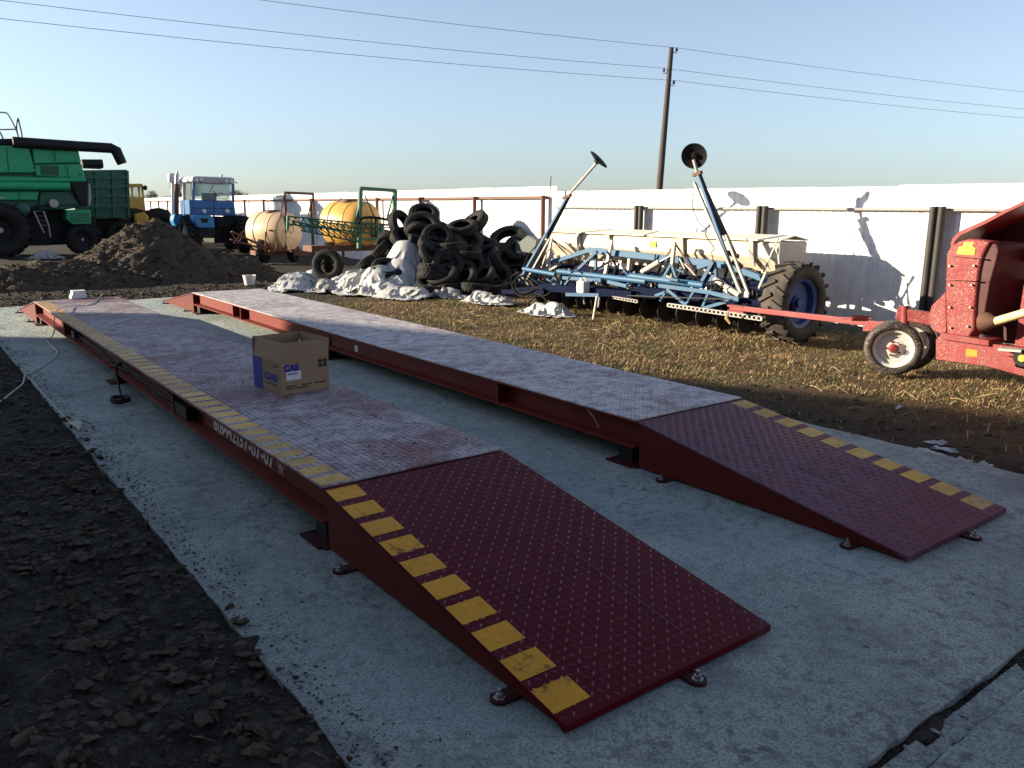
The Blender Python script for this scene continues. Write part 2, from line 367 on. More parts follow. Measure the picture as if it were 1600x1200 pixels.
for _ in range(24000):
    x = -.54-abs(random.gauss(0, 1))*1.0-.1*random.random(); y = random.uniform(-1.0, 12)**1.0 if random.random() < .5 else random.uniform(-1, 4.5)
    if x < -3.2: continue
    s = .003+.030*random.random()**6
    pts.append((x, y, max(ground_z(x, y), .0 if x > SX0 else -1)+s*.2)); sz.append(s)
for _ in range(3500):
    x = SX0+.06+random.gauss(0, .07); y = random.uniform(-.7, 11); s = .002+.006*random.random()**2
    pts.append((x, y, max(ground_z(x, y), 0 if x > SX0 else -1)+s*.2)); sz.append(s)
scatter('soil_clods', MT['clod'], pts, sz, 1, label='dark crumbly clods strewn over the bare soil beside the slab', cat='soil')
pts = []; sz = []
for _ in range(6000):
    y = random.uniform(-.55, 13.3); x = random.choice([random.uniform(SX0, 0), random.uniform(1.1, 2.1), random.uniform(3.15, 3.98), random.uniform(SX0, 4)])
    if y < 0 or random.random() < .65: pass
    s = .002+.008*random.random()**4
    pts.append((x, y, s*.3)); sz.append(s)
for _ in range(260):
    x = random.uniform(-.5, 3.5); y = random.uniform(-.735, -.63); s = .004+.014*random.random()**3
    pts.append((x, y, ground_z(x, y)+s*.2)); sz.append(s)
scatter('slab_crumbs', MT['debris'], pts, sz, 2, label='small stone crumbs lying on the concrete slab', cat='gravel')
pts = []; sz = []
for _ in range(5200):
    x = random.uniform(-4, 7); y = 13.3+abs(random.gauss(0, 1.5)); s = .012+.04*random.random()**3
    pts.append((x, y, ground_z(x, y)+s*.2)); sz.append(s)
for _ in range(2200):
    x = random.uniform(4.0, 6.2); y = random.uniform(-2, 5); s = .005+.018*random.random()**3
    pts.append((x, y, ground_z(x, y)+s*.2)); sz.append(s)
scatter('earth_clods', MT['moundsoil'], pts, sz, 3, label='brown lumps of turned earth beyond the slab', cat='soil')

# dry grass: one mesh of thin bent blades
def blades(name, n, area, seed, label):
    r = np.random.default_rng(seed); vs = []; fs = []; mi = []
    for _ in range(n):
        x = r.uniform(area[0], area[1]); y = r.uniform(area[2], area[3])
        edge = 4.0+max(0., min(1.5, (4.6-y)*.45)) if y < 6 else 3.75
        if x < edge+.5*fbm(x, y, 1.4, 3): 
            if r.random() > .10: continue
        if y > 11.2+.8*fbm(x, y, 1.1, 3) and r.random() > .12: continue
        if x < SX1+.04: continue
        d = fbm(x, y, 1.6, 4, 9.); 
        if d < -.35 and r.random() < .6: continue
        z = ground_z(x, y)-.005; a = r.uniform(0, 6.28); L = r.uniform(.02, .075)*(1+.6*d); wd = r.uniform(.0016, .0042)
        lean = r.uniform(.6, 1.6); dx, dy = math.cos(a), math.sin(a); px, py = -dy*wd, dx*wd
        h1 = L*.5*math.cos(lean*.6); r1 = L*.5*math.sin(lean*.6); h2 = h1+L*.5*math.cos(min(lean*1.25, 1.62)); r2 = r1+L*.5*math.sin(lean*1.25)
        o = len(vs)
        vs += [(x-px, y-py, z), (x+px, y+py, z), (x+dx*r1+px*.8, y+dy*r1+py*.8, z+h1), (x+dx*r1-px*.8, y+dy*r1-py*.8, z+h1), (x+dx*r2, y+dy*r2, z+max(h2, .004))]
        fs += [(o, o+1, o+2, o+3), (o+3, o+2, o+4)]
        g = fbm(x, y, .9, 3, 20.)+.15*(6.3-abs(x-6.0)*2)*.2
        k = 2 if (r.random() < .30+.5*g) else (0 if r.random() < .55 else 1)
        mi += [k, k]
    me = bpy.data.meshes.new(name); me.from_pydata(vs, [], fs)
    for m in ('straw', 'strawd', 'gblade'): me.materials.append(MT[m])
    me.polygons.foreach_set('material_index', mi)
    o = link(name, me); o['kind'] = 'stuff'; o['label'] = label; o['category'] = 'grass'
blades('dry_grass', 135000, (3.9, 8.7, -2.5, 12.5), 5, 'dry straw coloured grass between the weighbridge and the fence')
# loose stalks on the bare soil
vs = MB()
for _ in range(70):
    x = random.uniform(-2.4, -.6); y = random.uniform(-.4, 9); a = random.uniform(0, 6.28); L = random.uniform(.03, .10); z = ground_z(x, y)+.015
    vs.path([(x, y, z), (x+L*.3*math.cos(a), y+L*.3*math.sin(a), z+random.uniform(.0, .012)), (x+L*.65*math.cos(a+.15), y+L*.65*math.sin(a+.15), z+random.uniform(.0, .015)), (x+L*math.cos(a+.4), y+L*math.sin(a+.4), z-.006)], .0008, 4)
for _ in range(160):
    x = random.uniform(4.6, 8); y = random.uniform(.5, 11); a = random.uniform(0, 6.28); L = random.uniform(.1, .35); z = ground_z(x, y)+.03
    vs.path([(x, y, z), (x+L*.5*math.cos(a), y+L*.5*math.sin(a), z+random.uniform(.01, .07)), (x+L*math.cos(a+.3), y+L*math.sin(a+.3), z)], .003, 4)
o = link('loose_stalks', vs.mesh('loose_stalks', MT['straw'])); o['kind'] = 'stuff'; o['label'] = 'loose dry stalks lying about on soil and grass'; o['category'] = 'straw'

# ---- earth mound beyond the far end of the scale
pk = PY(238, 346, 18.2); mc = Vector((pk.x, pk.y, 0))
def mound_z(x, y):
    dx, dy = x-mc.x, y-mc.y
    d = math.hypot(dx/(1.75 if dx > 0 else 1.9), dy/1.5)
    z = pk.z*1.12*max(0, 1-d**1.0*.78) if d < 1.3 else 0
    d2 = math.hypot((dx+2.1)/2.6, (dy+.9)/1.3); z = max(z, .46*max(0, 1-d2*d2))
    d3 = math.hypot((dx+3.6)/2.2, (dy-.3)/1.5); z = max(z, .30*max(0, 1-d3*d3))
    d4 = math.hypot((dx-1.1)/1.7, (dy+.4)/1.2); z = max(z, .55*max(0, 1-d4*d4))
    if z > 0: z += min(1, z*6)*(.13*fbm(x, y, 1.5, 5, 11.)+.07*fbm(x, y, 6, 4, 13.))
    return z-.06
mb = MB(); N = 130; x0, x1, y0, y1 = mc.x-6.0, mc.x+3.2, mc.y-2.6, mc.y+2.4
for j in range(N+1):
    for i in range(N+1):
        x = x0+(x1-x0)*i/N; y = y0+(y1-y0)*j/N; mb.v.append((x, y, mound_z(x, y)))
mb.f = [(j*(N+1)+i, j*(N+1)+i+1, (j+1)*(N+1)+i+1, (j+1)*(N+1)+i) for j in range(N) for i in range(N)]
md = thing('earth_mound', 'dark heap of dug earth with one sunlit flank beyond the weighbridge', 'earth heap', mc)
part(md, 'heap', mb, MT['moundsoil'], 70)
pts = []; sz = []
while len(pts) < 4200:
    x = random.uniform(x0, x1); y = random.uniform(y0, y1); z = mound_z(x, y)
    if z < .0: continue
    s = .014+.05*random.random()**3; pts.append((x-mc.x, y-mc.y, z+s*.2)); sz.append(s)
c = scatter('clods', MT['moundsoil'], pts, sz, 4); c.parent = md

# ================================================================== FENCES
def sheet_mesh(w, h, name):
    """trapezoid-profiled sheet: width along local y, profile depth along x"""
    mb = MB(); per = .115; n = int(round(w/per)); prof = []
    for k in range(n):
        y = k*per; prof += [(0, y), (0, y+.058), (-.007, y+.072), (-.007, y+.101)]
    prof.append((0, n*per+.004))
    m = len(prof)
    for z in (0, h): mb.v += [(a, b, z) for a, b in prof]
    mb.f = [(i, i+1, m+i+1, m+i) for i in range(m-1)]
    me = mb.mesh(name, MT['fence']); return me
def fence(name, label, p0, p1, ztop, zbot, posts, pm, rm, zrail, rail_r, pair, rodpx=None):
    p0 = Vector((*p0, 0)); p1 = Vector((*p1, 0)); d = (p1-p0); L = d.length; d.normalize()
    rz = math.atan2(d.y, d.x)-math.pi/2
    root = thing(name, label, 'fence', p0, rz)
    me = sheet_mesh(1.15, ztop-zbot, 'sheet'); n = int(L/1.15)+1
    for i in range(n):
        o = link('sheet', me, root); o.location = (random.uniform(-.002, .002)+(.003 if i % 2 else 0), i*1.15, zbot+random.uniform(-.008, .008)); o.rotation_euler = (0, random.uniform(-.004, .004), 0)
    inv = MATW[root.name]
    def W(x, y, z): return inv @ Vector((x, y, z))
    for y in posts:
        mb = MB()
        for k in ((-.048, .048) if pair else (0,)):
            mb.tube(W(-.13, y+k, -.1), W(-.13, y+k, zrail+.035), .045, n=12)
        part(root, 'post', mb, pm, 40)
    ys_ = [0]+list(posts)+[L]
    for a, b in zip(ys_[:-1], ys_[1:]):
        if b-a > .3: part(root, 'rail', MB().bar(W(-.05, a+.0, zrail), W(-.05, b, zrail), .05, rail_r), rm, 0)
    return root
FX = 8.58
pY = [PX(px, 360, FX-.13).y for px in (1462, 1189, 997)]
print('posts', pY)
fence('sheet_fence', 'white profiled sheet fence on dark paired pipe posts behind the seed drill', (FX, -9), (FX, 10.2), 1.885, .10,
      [pY[0]+9-3.2, pY[0]+9, pY[1]+9, pY[2]+9], MT['post'], MT['railg'], 1.60, .03, True)
fence('sheet_fence', 'taller white profiled sheet fence on rusty pipe posts behind the tyre heap', (FX+.012, 10.22), (11.7, 53.6), 1.985, .10,
      [.25+2.55*k for k in range(0, 17)], MT['postr'], MT['postr'], 1.78, .05, False)
mb = MB().tube((FX-.1, 10.30, 1.6), PX(861, 275, FX-.1), .008, n=6)
single('thin_rod', mb, MT['post'], 'thin rod rising above the joint of the two white fences', 'rod', org=(FX-.1, 10.3, 1.6))

# ================================================================== BARN whose shadow covers the foreground
bc = Vector((-14.8, 22.3, 0)); bd = Vector((.394, -.919, 0)); bn = Vector((-.919, -.394, 0)); BL, BW, BH = 45, 11, 6.2
barn = thing('barn', 'long plastered barn with grey sheet roof shading the weighbridge', 'building', bc)
q = [bc, bc+bd*BL, bc+bd*BL+bn*BW, bc+bn*BW]
mb = MB()
ridge = Vector((0, 0, 1.6))
mb.prism([p+Vector((0, 0, -.3)) for p in q], (0, 0, BH+.2)); part(barn, 'wall', mb, MT['brick'], 0)
a, b, c_, d_ = [p+Vector((0, 0, BH)) for p in q]; r0 = (a+d_)/2+ridge; r1 = (b+c_)/2+ridge
mb = MB(); mb.add([a, b, r1, r0, d_, c_], [(0, 1, 2, 3), (3, 2, 5, 4), (0, 3, 4), (1, 5, 2), (0, 4, 5, 1)]); part(barn, 'roof', mb, MT['slateroof'], 0)
for k in range(9):
    p = bc+bd*(3+k*4.6)-bn*.03
    part(barn, 'window', MB().prism([p+V(0,0,2.4), p+bd*1.4+V(0,0,2.4), p+bd*1.4+V(0,0,3.6), p+V(0,0,3.6)], bn*.05), MT['black'], 0)

# ================================================================== POWER LINE
PD = Vector((.986, -.165, 0))
pb = CAM + ray(1030, 296)*(25/1.0); pole0 = Vector((pb.x, pb.y, 0)); tp = CAM + ray(1049, 75)*25
lean = Vector((tp.x-pb.x, tp.y-pb.y, tp.z-pb.z)); foot = pb-lean*(pb.z/lean.z); foot.z = 0
tops = []
att = [(1058, 80, 1), (1039, 112, -1), (1053, 131, 1)]
hts = [(CAM+ray(1048, y)*25).z for _, y, _ in att]
for k, off in enumerate((0, -42, 46)):
    f0 = foot+PD*off
    lab = ('weathered leaning wooden power pole behind the white fence', 'wooden power pole of the line, away beyond the barn side', 'wooden power pole of the line, far beyond the red machine')[k]
    pl = thing('power_pole', lab, 'power pole', f0, 0, 'poles of the power line')
    top = f0+lean*(tp.z/lean.z) if k == 0 else f0+Vector((0, 0, tp.z+(1.2 if k == 1 else .4)))
    ax = top-f0
    part(pl, 'shaft', MB().path([f0-V(0,0,.3), f0+ax*.5, top], [.115, .10, .075], 12), MT['wood'], 40)
    pts_ = []
    for h, (_, _, s) in zip(hts, att):
        p = f0+ax*(h/tp.z); e = p+_r0*(.17*s)
        part(pl, 'hook', MB().path([p, e-V(0,0,.06), e], .012, 6), MT['post'])
        part(pl, 'insulator', MB().lathe([(.0,-.01),(.035,0),(.045,.04),(.028,.06),(.035,.09),(.0,.11)], e, (0,0,1), 10), MT['porc'])
        pts_.append(e+V(0,0,.1))
    tops.append(pts_)
for i, nm in enumerate(('upper', 'middle', 'lower')):
    for j, sd in ((1, 'towards the barn'), (2, 'away past the red machine')):
        a, b = tops[0][i], tops[j][i]; sag = .55 if j == 1 else .35
        P = [a.lerp(b, t/24)-Vector((0, 0, sag*4*(t/24)*(1-t/24))) for t in range(25)]
        single('overhead_wire', MB().path(P, .006, 5), MT['wire'], f'{nm} overhead wire of the power line running {sd}', 'wire', 'wires of the power line', org=a)

# ================================================================== FAR TREES
def bare_tree(loc, h, seed, label):
    r = random.Random(seed); t = thing('bare_tree', label, 'tree', loc, 0, 'bare trees beyond the fence')
    tr = MB(); cr = MB()
    def grow(p, d, L, rad, lv):
        e = p+d*L; (tr if lv < 1 else cr).path([p, p.lerp(e, .5)+Vector((r.uniform(-1,1), r.uniform(-1,1), 0))*L*.04, e], [rad, rad*.85, rad*.65], 5 if lv < 2 else 3, False)
        if lv == 5: return
        for k in range(4 if lv < 4 else 3):
            nd = (d*.75+Vector((r.uniform(-1,1), r.uniform(-1,1), r.uniform(-.1,.8)))*.75).normalized()
            grow(p.lerp(e, r.uniform(.55, 1)), nd, L*r.uniform(.62,.8), rad*.55, lv+1)
    grow(Vector(loc), Vector((0,0,1)), h*.3, h*.025, 0)
    part(t, 'trunk', tr, MT['bark']); part(t, 'crown', cr, MT['twig'])
for k, (px, dist, h, lab) in enumerate([(291, 95, 6.6, 'bare rounded tree showing behind the exhaust stack of the blue tractor'), (372, 120, 5.6, 'low bare tree showing right behind the blue tractor cab roof'), (236, 150, 5.5, 'small bare tree above the fence beside the yellow tractor')]):
    p = CAM+ray(px, 320)*dist; bare_tree((p.x, p.y, 0), h, k+3, lab)
mb = MB(); r_ = random.Random(4)
for k in range(1500):
    a = R(r_.uniform(-30, 80)); d = r_.uniform(560, 700); x, y = CAM.x+math.sin(a)*d, CAM.y+math.cos(a)*d
    h = r_.uniform(2, 6)*(1.2+.8*math.sin(a*9)+.5*math.sin(a*23)); wd = r_.uniform(2, 7)
    mb.lathe([(wd*.5, 0), (wd*.6, h*.5), (wd*.3, h*.85), (0, h)], (x, y, 0), (0,0,1), 5)
o = link('far_wood', mb.mesh('far_wood', MT['twig'], 60)); o['kind'] = 'stuff'; o['label'] = 'grey bare wood along the far horizon'; o['category'] = 'wood'

# ================================================================== WEIGHBRIDGE
W_, H_, LR, LP, X2 = 1.048, .313, 1.743, 9.24, 2.085
PITCH_L = .036; LJ = random.Random(5)
def lugs(x0, x1, y0, y1, zf, keep=None):
    """raised lens-shaped lugs of tread plate, alternating direction; returns list of (cx, cy, verts, faces)"""
    out = []; nx = int((x1-x0)/PITCH_L); ny = int((y1-y0)/PITCH_L)
    for j in range(ny):
        for i in range(nx):
            cx = x0+(i+.5)*(x1-x0)/nx; cy = y0+(j+.5)*(y1-y0)/ny
            a = R((45 if (i+j) % 2 else 135)+LJ.uniform(-5, 5)); hk = LJ.uniform(.6, 1.15); ca, sa = math.cos(a), math.sin(a); vs = []
            for u, v, h in ((-.0135,0,0),(-.006,-.0042,0),(.006,-.0042,0),(.0135,0,0),(.006,.0042,0),(-.006,.0042,0),(-.0075,0,.0024),(.0075,0,.0024)):
                x = cx+u*ca-v*sa; y = cy+u*sa+v*ca; vs.append((x, y, zf(x, y)+h*hk))
            out.append((cx, cy, vs))
    return out
LF = [(0,1,6),(1,2,7,6),(2,3,7),(3,4,7),(4,5,6,7),(5,0,6)]
def treads(root, lg, stripes, zf, mat, ymat):
    """stripes: list of (x0,x1,y0,y1); lugs standing in a stripe belong to that painted stripe"""
    base = MB(); sm = [MB() for _ in stripes]
    for (x0, x1, y0, y1), m in zip(stripes, sm):
        e = .0009
        q = [(x, y, zf(x, y)+e) for x, y in ((x0,y0),(x1,y0),(x1,y1),(x0,y1))]
        m.add(q, [(0,1,2,3)])
    for cx, cy, vs in lg:
        t = base
        for (x0, x1, y0, y1), m in zip(stripes, sm):
            if x0 < cx < x1 and y0 < cy < y1: t = m; vs = [(a, b, c+.0006) for a, b, c in vs]; break
        t.add(vs, LF)
    o = link('tread_lugs', base.mesh('tread_lugs', mat), root); o['kind'] = 'stuff'
    for m in sm: link('yellow_stripe', m.mesh('yellow_stripe', ymat), root)
def bolt(mb, p, r=.013):
    p = Vector(p); mb.lathe([(0,.0),(r*1.7,.0),(r*1.7,.003),(r,.004),(r,.016),(r*.55,.018),(r*.55,.032),(0,.033)], p, (0,0,1), 6)

def make_ramp(label, loc, rz, mat, stripes_right, ymat, detail=True):
    root = thing('access_ramp', label, 'ramp', loc, rz, 'steel access ramps of the weighbridge')
    zf = lambda x, y: .034+(H_-.008-.034)*max(0, min(1, y/LR))
    def add(nm, mb, m, sm=0, par=None, bev=0): 
        o = link(nm, mb.mesh(nm, m, sm or None), par or root)
        if bev: b = o.modifiers.new('bevel', 'BEVEL'); b.width = bev; b.segments = 2; b.limit_method = 'ANGLE'
        return o
    th = .012; y1 = LR-.012
    mb = MB(); mb.prism([(0, 0, zf(0,0)-th*2.2), (0, 0, zf(0,0)), (0, y1, zf(0,y1)), (0, y1, zf(0,y1)-th), (0, .06, zf(0,.06)-th)], (W_, 0, 0))
    add('deck_plate', mb, mat, bev=.0015)
    for x in (.012, W_-.024):
        mb = MB().prism([(x, .02, .012), (x, .02, zf(0,.02)-.026), (x, .08, zf(0,.08)-th-.002), (x, y1-.012, zf(0,y1)-th-.002), (x, y1-.012, .012)], (.012, 0, 0))
        add('side_plate', mb, MT['rampside'])
    add('back_plate', MB().box((.026, y1-.024, .012), (W_-.026, y1-.0125, zf(0,y1)-th-.003)), MT['rampside'])
    add('base_plate', MB().box((-.01, LR-.02, .002), (W_+.01, LR+.2, .0115)), MT['tab'])
    for k in (.33, .66): add('rib', MB().prism([(W_*k, .1, .014), (W_*k, .1, zf(0,.1)-th-.003), (W_*k, y1-.03, zf(0,y1)-th-.003), (W_*k, y1-.03, .014)], (.01,0,0)), MT['rampside'])
    s = 1 if not stripes_right else -1
    for (x, y, dx, dy) in ((.0, .27, -1, 0), (.0, 1.47, -1, 0), (W_, .27, 1, 0), (W_, 1.47, 1, 0), (.56, .0, 0, -1)):
        L, wd = .085, .034; px, py = -dy, dx; mb = MB(); pl = []
        for t in range(9):
            an = math.pi*(t/8-.5); pl.append((x+dx*(L-wd+wd*math.cos(an))+px*wd*math.sin(an), y+dy*(L-wd+wd*math.cos(an))+py*wd*math.sin(an), .003))
        pl += [(x-dx*.03+px*wd, y-dy*.03+py*wd, .003), (x-dx*.03-px*wd, y-dy*.03-py*wd, .003)]
        tb = add('anchor_tab', mb.prism(pl, (0,0,.009)), MT['tab'])
        m2 = MB(); bolt(m2, (x+dx*.052, y+dy*.052, .012)); add('anchor_bolt', m2, MT['steel'], par=tb)
    st = []
    for k in range(10):
        a = .058+k*.171; x0 = W_-.160 if stripes_right else .004
        st.append((x0, x0+.156, a, a+.117))
    treads(root, lugs(.006, W_-.006, .01, y1-.01, zf), st, zf, MT['luga'], ymat)
    xs_ = .70 if not stripes_right else .40
    add('weld_seam', MB().path([(xs_, y, zf(0, y)+.0012) for y in (.16, .35, .6, .9)], .0016, 5), MT['weld'])
    return root
make_ramp('maroon tread plate ramp with bright yellow edge blocks before the deck with the cardboard box', (0, 0, 0), 0, MT['ramp1'], False, MT['yellow'])
make_ramp('purplish tread plate ramp with dull yellow blocks along the edge beside the grass', (X2, 0, 0), 0, MT['ramp2'], True, MT['yellowmud'])
make_ramp('sunlit far ramp at the end of the deck with the cardboard box', (W_, LP+2*LR, 0), math.pi, MT['ramp2'], True, MT['yellowmud'])
make_ramp('sunlit far ramp at the end of the deck nearer the tyre heap', (X2+W_, LP+2*LR, 0), math.pi, MT['ramp2'], False, MT['yellowmud'])

def make_platform(label, x0, mat, sside, stiff, name='weighbridge_platform'):
    root = thing(name, label, 'weighbridge', (x0, LR, 0), 0, 'platforms of the weighbridge')
    def add(nm, mb, m, sm=0, par=None, lab=None): 
        o = link(nm, mb.mesh(nm, m, sm or None), par or root)
        if lab: o['label'] = lab
        return o
    zf = lambda x, y: H_
    mid = 4.62; gap = .004
    for a, b in ((.006, mid-gap), (mid+gap, LP-.006)):
        o = add('deck_plate', MB().box((0, a, H_-.010), (W_, b, H_)), mat); bv = o.modifiers.new('bevel', 'BEVEL'); bv.width = .0015; bv.segments = 2
    st = []
    if sside is not None:
        n = int((LP-.02)/.171)
        for k in range(n):
            a = .022+k*.171; xx = .004 if sside < 0 else W_-.158
            if a < mid < a+.12: continue
            st.append((xx, xx+.152, a, a+.118))
    lg = [l for l in lugs(.006, W_-.006, .012, LP-.012, zf) if abs(l[1]-mid) > .025]
    treads(root, lg, st, zf, MT['lugd' if x0 < 1 else 'lugd2'], MT['yellowmud'])
    zb = .125; zt = H_-.0105
    for cx in (.1, W_-.1):
        for a, b in ((.01, mid-.03), (mid+.03, LP-.01)):
            mb = MB(); s = 1
            mb.prism([(cx-.1, a, zb), (cx+.1, a, zb), (cx+.1, a, zb+.011), (cx+.005, a, zb+.014), (cx+.005, a, zt-.014), (cx+.1, a, zt-.011), (cx+.1, a, zt), (cx-.1, a, zt), (cx-.1, a, zt-.011), (cx-.005, a, zt-.014), (cx-.005, a, zb+.014), (cx-.1, a, zb+.011)], (0, b-a, 0))
            add('beam', mb, MT['beam'])
            o = root.children[-1]
            for y in [q-LR for q in stiff if a < q-LR < b]:
                for sx in (-1, 1): add('stiffener', MB().box((cx+sx*.052-.044, y, zb+.0115), (cx+sx*.052+.044, y+.014, zt-.0115)), MT['beam'], par=o)
    for y in (.12, mid-.01, LP-.12):
        for cx in (.1, W_-.1):
            ft = add('load_cell_foot', MB().box((cx-.06, y-.06, .013), (cx+.06, y+.06, zb-.001)), MT['black'])
            add('foot_plate', MB().box((cx-.13, y-.11, .0), (cx+.13, y+.11, .0125)), MT['tab'], par=ft)
    for y in (.1, mid-.06, LP-.14): add('cross_beam', MB().box((.21, y, zb+.005), (W_-.21, y+.06, zt-.002)), MT['beam'])
    return root
P1 = make_platform('muddy steel weighbridge deck carrying the open cardboard box', 0, MT['deck1'], -1, (4.28, 8.72))
P2 = make_platform('steel weighbridge deck alongside the dry grass, its side beam partly sunlit', X2, MT['deck2'], None, (3.2, 8.9, 9.2))

def text_mesh(s, size, name, bold=0):
    cu = bpy.data.curves.new(name, 'FONT'); cu.body = s; cu.size = size; cu.extrude = .0006; cu.offset = bold; cu.resolution_u = 3
    o = bpy.data.objects.new(name, cu); COL.objects.link(o)
    dg = bpy.context.evaluated_depsgraph_get(); me = bpy.data.meshes.new_from_object(o.evaluated_get(dg)); me.name = name
    COL.objects.unlink(o); bpy.data.objects.remove(o); bpy.data.curves.remove(cu); me.materials.clear(); return me
def lettering(root, s, size, mat, o, right, up, width=None, name='lettering', bold=0):
    """s: text; o, right, up in the root's own coordinates"""
    me = text_mesh(s, size, name, bold); me.materials.append(MT[mat])
    a = np.array([v.co[:] for v in me.vertices]); wd = a[:,0].max()-a[:,0].min()
    right = Vector(right).normalized(); up = Vector(up).normalized(); k = (width/wd) if width else 1
    for v in me.vertices:
        c = v.co.copy(); v.co = Vector(o)+right*((c.x-a[:,0].min())*k)+up*c.y+right.cross(up)*(c.z+.0012)
    return link(name, me, root)
# phone number and emblem in white on the outer web of the first deck (web face at x=.095)
lettering(P1, '8(8442)37-07-07', .135, 'white', (.0945, 3.66-LR, .150), (0,-1,0), (0,0,1), 1.06, bold=.003)
mb = MB(); y0 = 2.50-LR; X = .0935
def arc(cy, cz, r, a0, a1, n=10): return [(X, cy-r*math.cos(R(a0+(a1-a0)*t/n)), cz+r*math.sin(R(a0+(a1-a0)*t/n))) for t in range(n+1)]
mb.path(arc(y0+.022, .215, .030, 180, 360), .0035, 5); mb.path(arc(y0-.022, .215, .030, 180, 360), .0035, 5)
mb.path([(X, y0, .225), (X, y0, .150)], .0035, 5); mb.path(arc(y0, .172, .024, 0, 180), .0035, 5)
for s in (-1, 1): mb.path([(X, y0+s*.024, .172), (X, y0+s*.03, .148)], .0035, 5)
link('emblem', mb.mesh('emblem', MT['white']), P1)
# paper label on the inner beam of the second deck
q = PX(557, 545, X2+.094); mb = MB().box((.091, q.y-LR-.035, q.z-.03), (.0945, q.y-LR+.035, q.z+.035)); link('paper_label', mb.mesh('paper_label', MT['label']), P2)
# cable drooping from the second deck
mb = MB().path([PX(918, 640, X2+.05), PX(928, 652, X2+.03), PX(936, 668, X2+.04)], .004, 6); mb.v = [(a-X2, b-LR, c) for a, b, c in mb.v]; link('tie_wire', mb.mesh('tie_wire', MT['cablew']), P2)

def smooth_path(pts, n=8):
    pts = [Vector(p) for p in pts]; out = []
    for i in range(len(pts)-1):
        p0, p1, p2, p3 = pts[max(i-1,0)], pts[i], pts[i+1], pts[min(i+2,len(pts)-1)]
        for t in range(n):
            u = t/n; out.append(.5*((2*p1)+(p2-p0)*u+(2*p0-5*p1+4*p2-p3)*u*u+(3*p1-p0-3*p2+p3)*u**3))
    return out+[pts[-1]]
# black signal cables lying in the outer channel of the first deck
for k, (dz, ya, yb) in enumerate(((.02, 8.3, 3.95), (.05, 7.9, 4.1), (.075, 8.2, 4.0), (.10, 7.4, 4.2))):
    P = []
    for t in range(15):
        y = ya+(yb-ya)*t/14; P.append((.03+.03*abs(math.sin(t*1.7+k)), y, .150+dz*.8+.022*math.sin(t*.9+k*1.3)))
    single('signal_cable', MB().path(smooth_path(P, 4), .007, 6), MT['cable'], 'black signal cable lying bunched in the side channel of the muddy deck', 'cable', 'cables in the deck channel')
single('cable_gland_box', MB().box((.012, 4.0, .15), (.085, 4.35, .235)), MT['black'], 'black cable box at the near end of the bunched cables', 'cable box', smooth=0)
single('cable_gland_box', MB().box((.012, 8.15, .165), (.085, 8.32, .24)), MT['black'], 'black cable box at the far end of the bunched cables', 'cable box', smooth=0)
# cable hanging down to a coil on the slab
c0 = Vector((-.11, 5.46, .008)); P = [(.05, 6.1, .22), (-.012, 6.0, .2), (-.02, 5.95, .10), (-.05, 5.75, .03)]
P += [c0+Vector((.07*math.cos(a)*(1-.05*a/6), .12*math.sin(a), .004+.003*a)) for a in np.linspace(.8, 13, 26)]
single('hanging_cable', MB().path(smooth_path(P, 4), .009, 7), MT['cable'], 'black cable hanging off the deck edge to a small coil on the slab', 'cable')
# pale supply lead from the far deck end over the slab into the soil
P = [(.86, 10.95, H_+.05), (.80, 10.9, H_+.008), (.62, 10.3, H_+.008), (.47, 10.0, H_+.008), (.28, 9.95, H_+.02), (.02, 9.3, H_+.03), (-.05, 9.1, .12), (-.1, 9.3, .008), (-.12, 8.8, .006), (-.149, 8.28, .006), (-.3, 7.75, .006), (-.52, 7.25, .01), (-.60, 7.08, .02), (-.66, 6.7, .02), (-.75, 6.43, .01), (-.92, 5.97, .02), (-1.1, 5.7, .02)]
P = [(x, y, max(z, ground_z(x, y)+.02) if x < SX0 else z) for x, y, z in P]
single('supply_lead', MB().path(smooth_path(P, 6), .006, 6), MT['cablew'], 'pale supply lead running from the far deck end across the slab', 'cable')
P = [(-.58, 7.1, .012), (-.575, 6.4, .008), (-.57, 5.7, .010), (-.565, 5.2, .012), (-.56, 4.92, .016)]
single('pale_cord', MB().path(smooth_path(P, 5), .004, 5), MT['cablew'], 'thin pale cord along the slab edge by the soil', 'cord')
mb = MB()
for k in range(5): mb.path([(-.60+.02*k, 4.95+.02*k, .01), (-.56+.015*k, 4.82, .03), (-.55, 4.72-.01*k, .014)], .004, 5)
single('frayed_cord_end', mb, MT['cablew'], 'frayed knot of pale cord on the slab edge', 'cord')
# white box on the far deck end
mb = MB(); q0 = (.44, 10.93, H_+.003)
mb.prism([(q0[0], q0[1], q0[2]), (q0[0]+.21, q0[1], q0[2]), (q0[0]+.19, q0[1], q0[2]+.10), (q0[0]+.04, q0[1], q0[2]+.10)], (0, .16, 0))
jb = thing('junction_box', 'small white plastic box standing on the far end of the muddy deck', 'plastic box', (.54, 11.0, H_))
part(jb, 'body', mb, MT['whitep'], 0, bevel=.008)
part(jb, 'lid', MB().box((q0[0]+.03, 10.922, H_+.104), (q0[0]+.20, 11.10, H_+.112)), MT['whitep'], 0, bevel=.003)

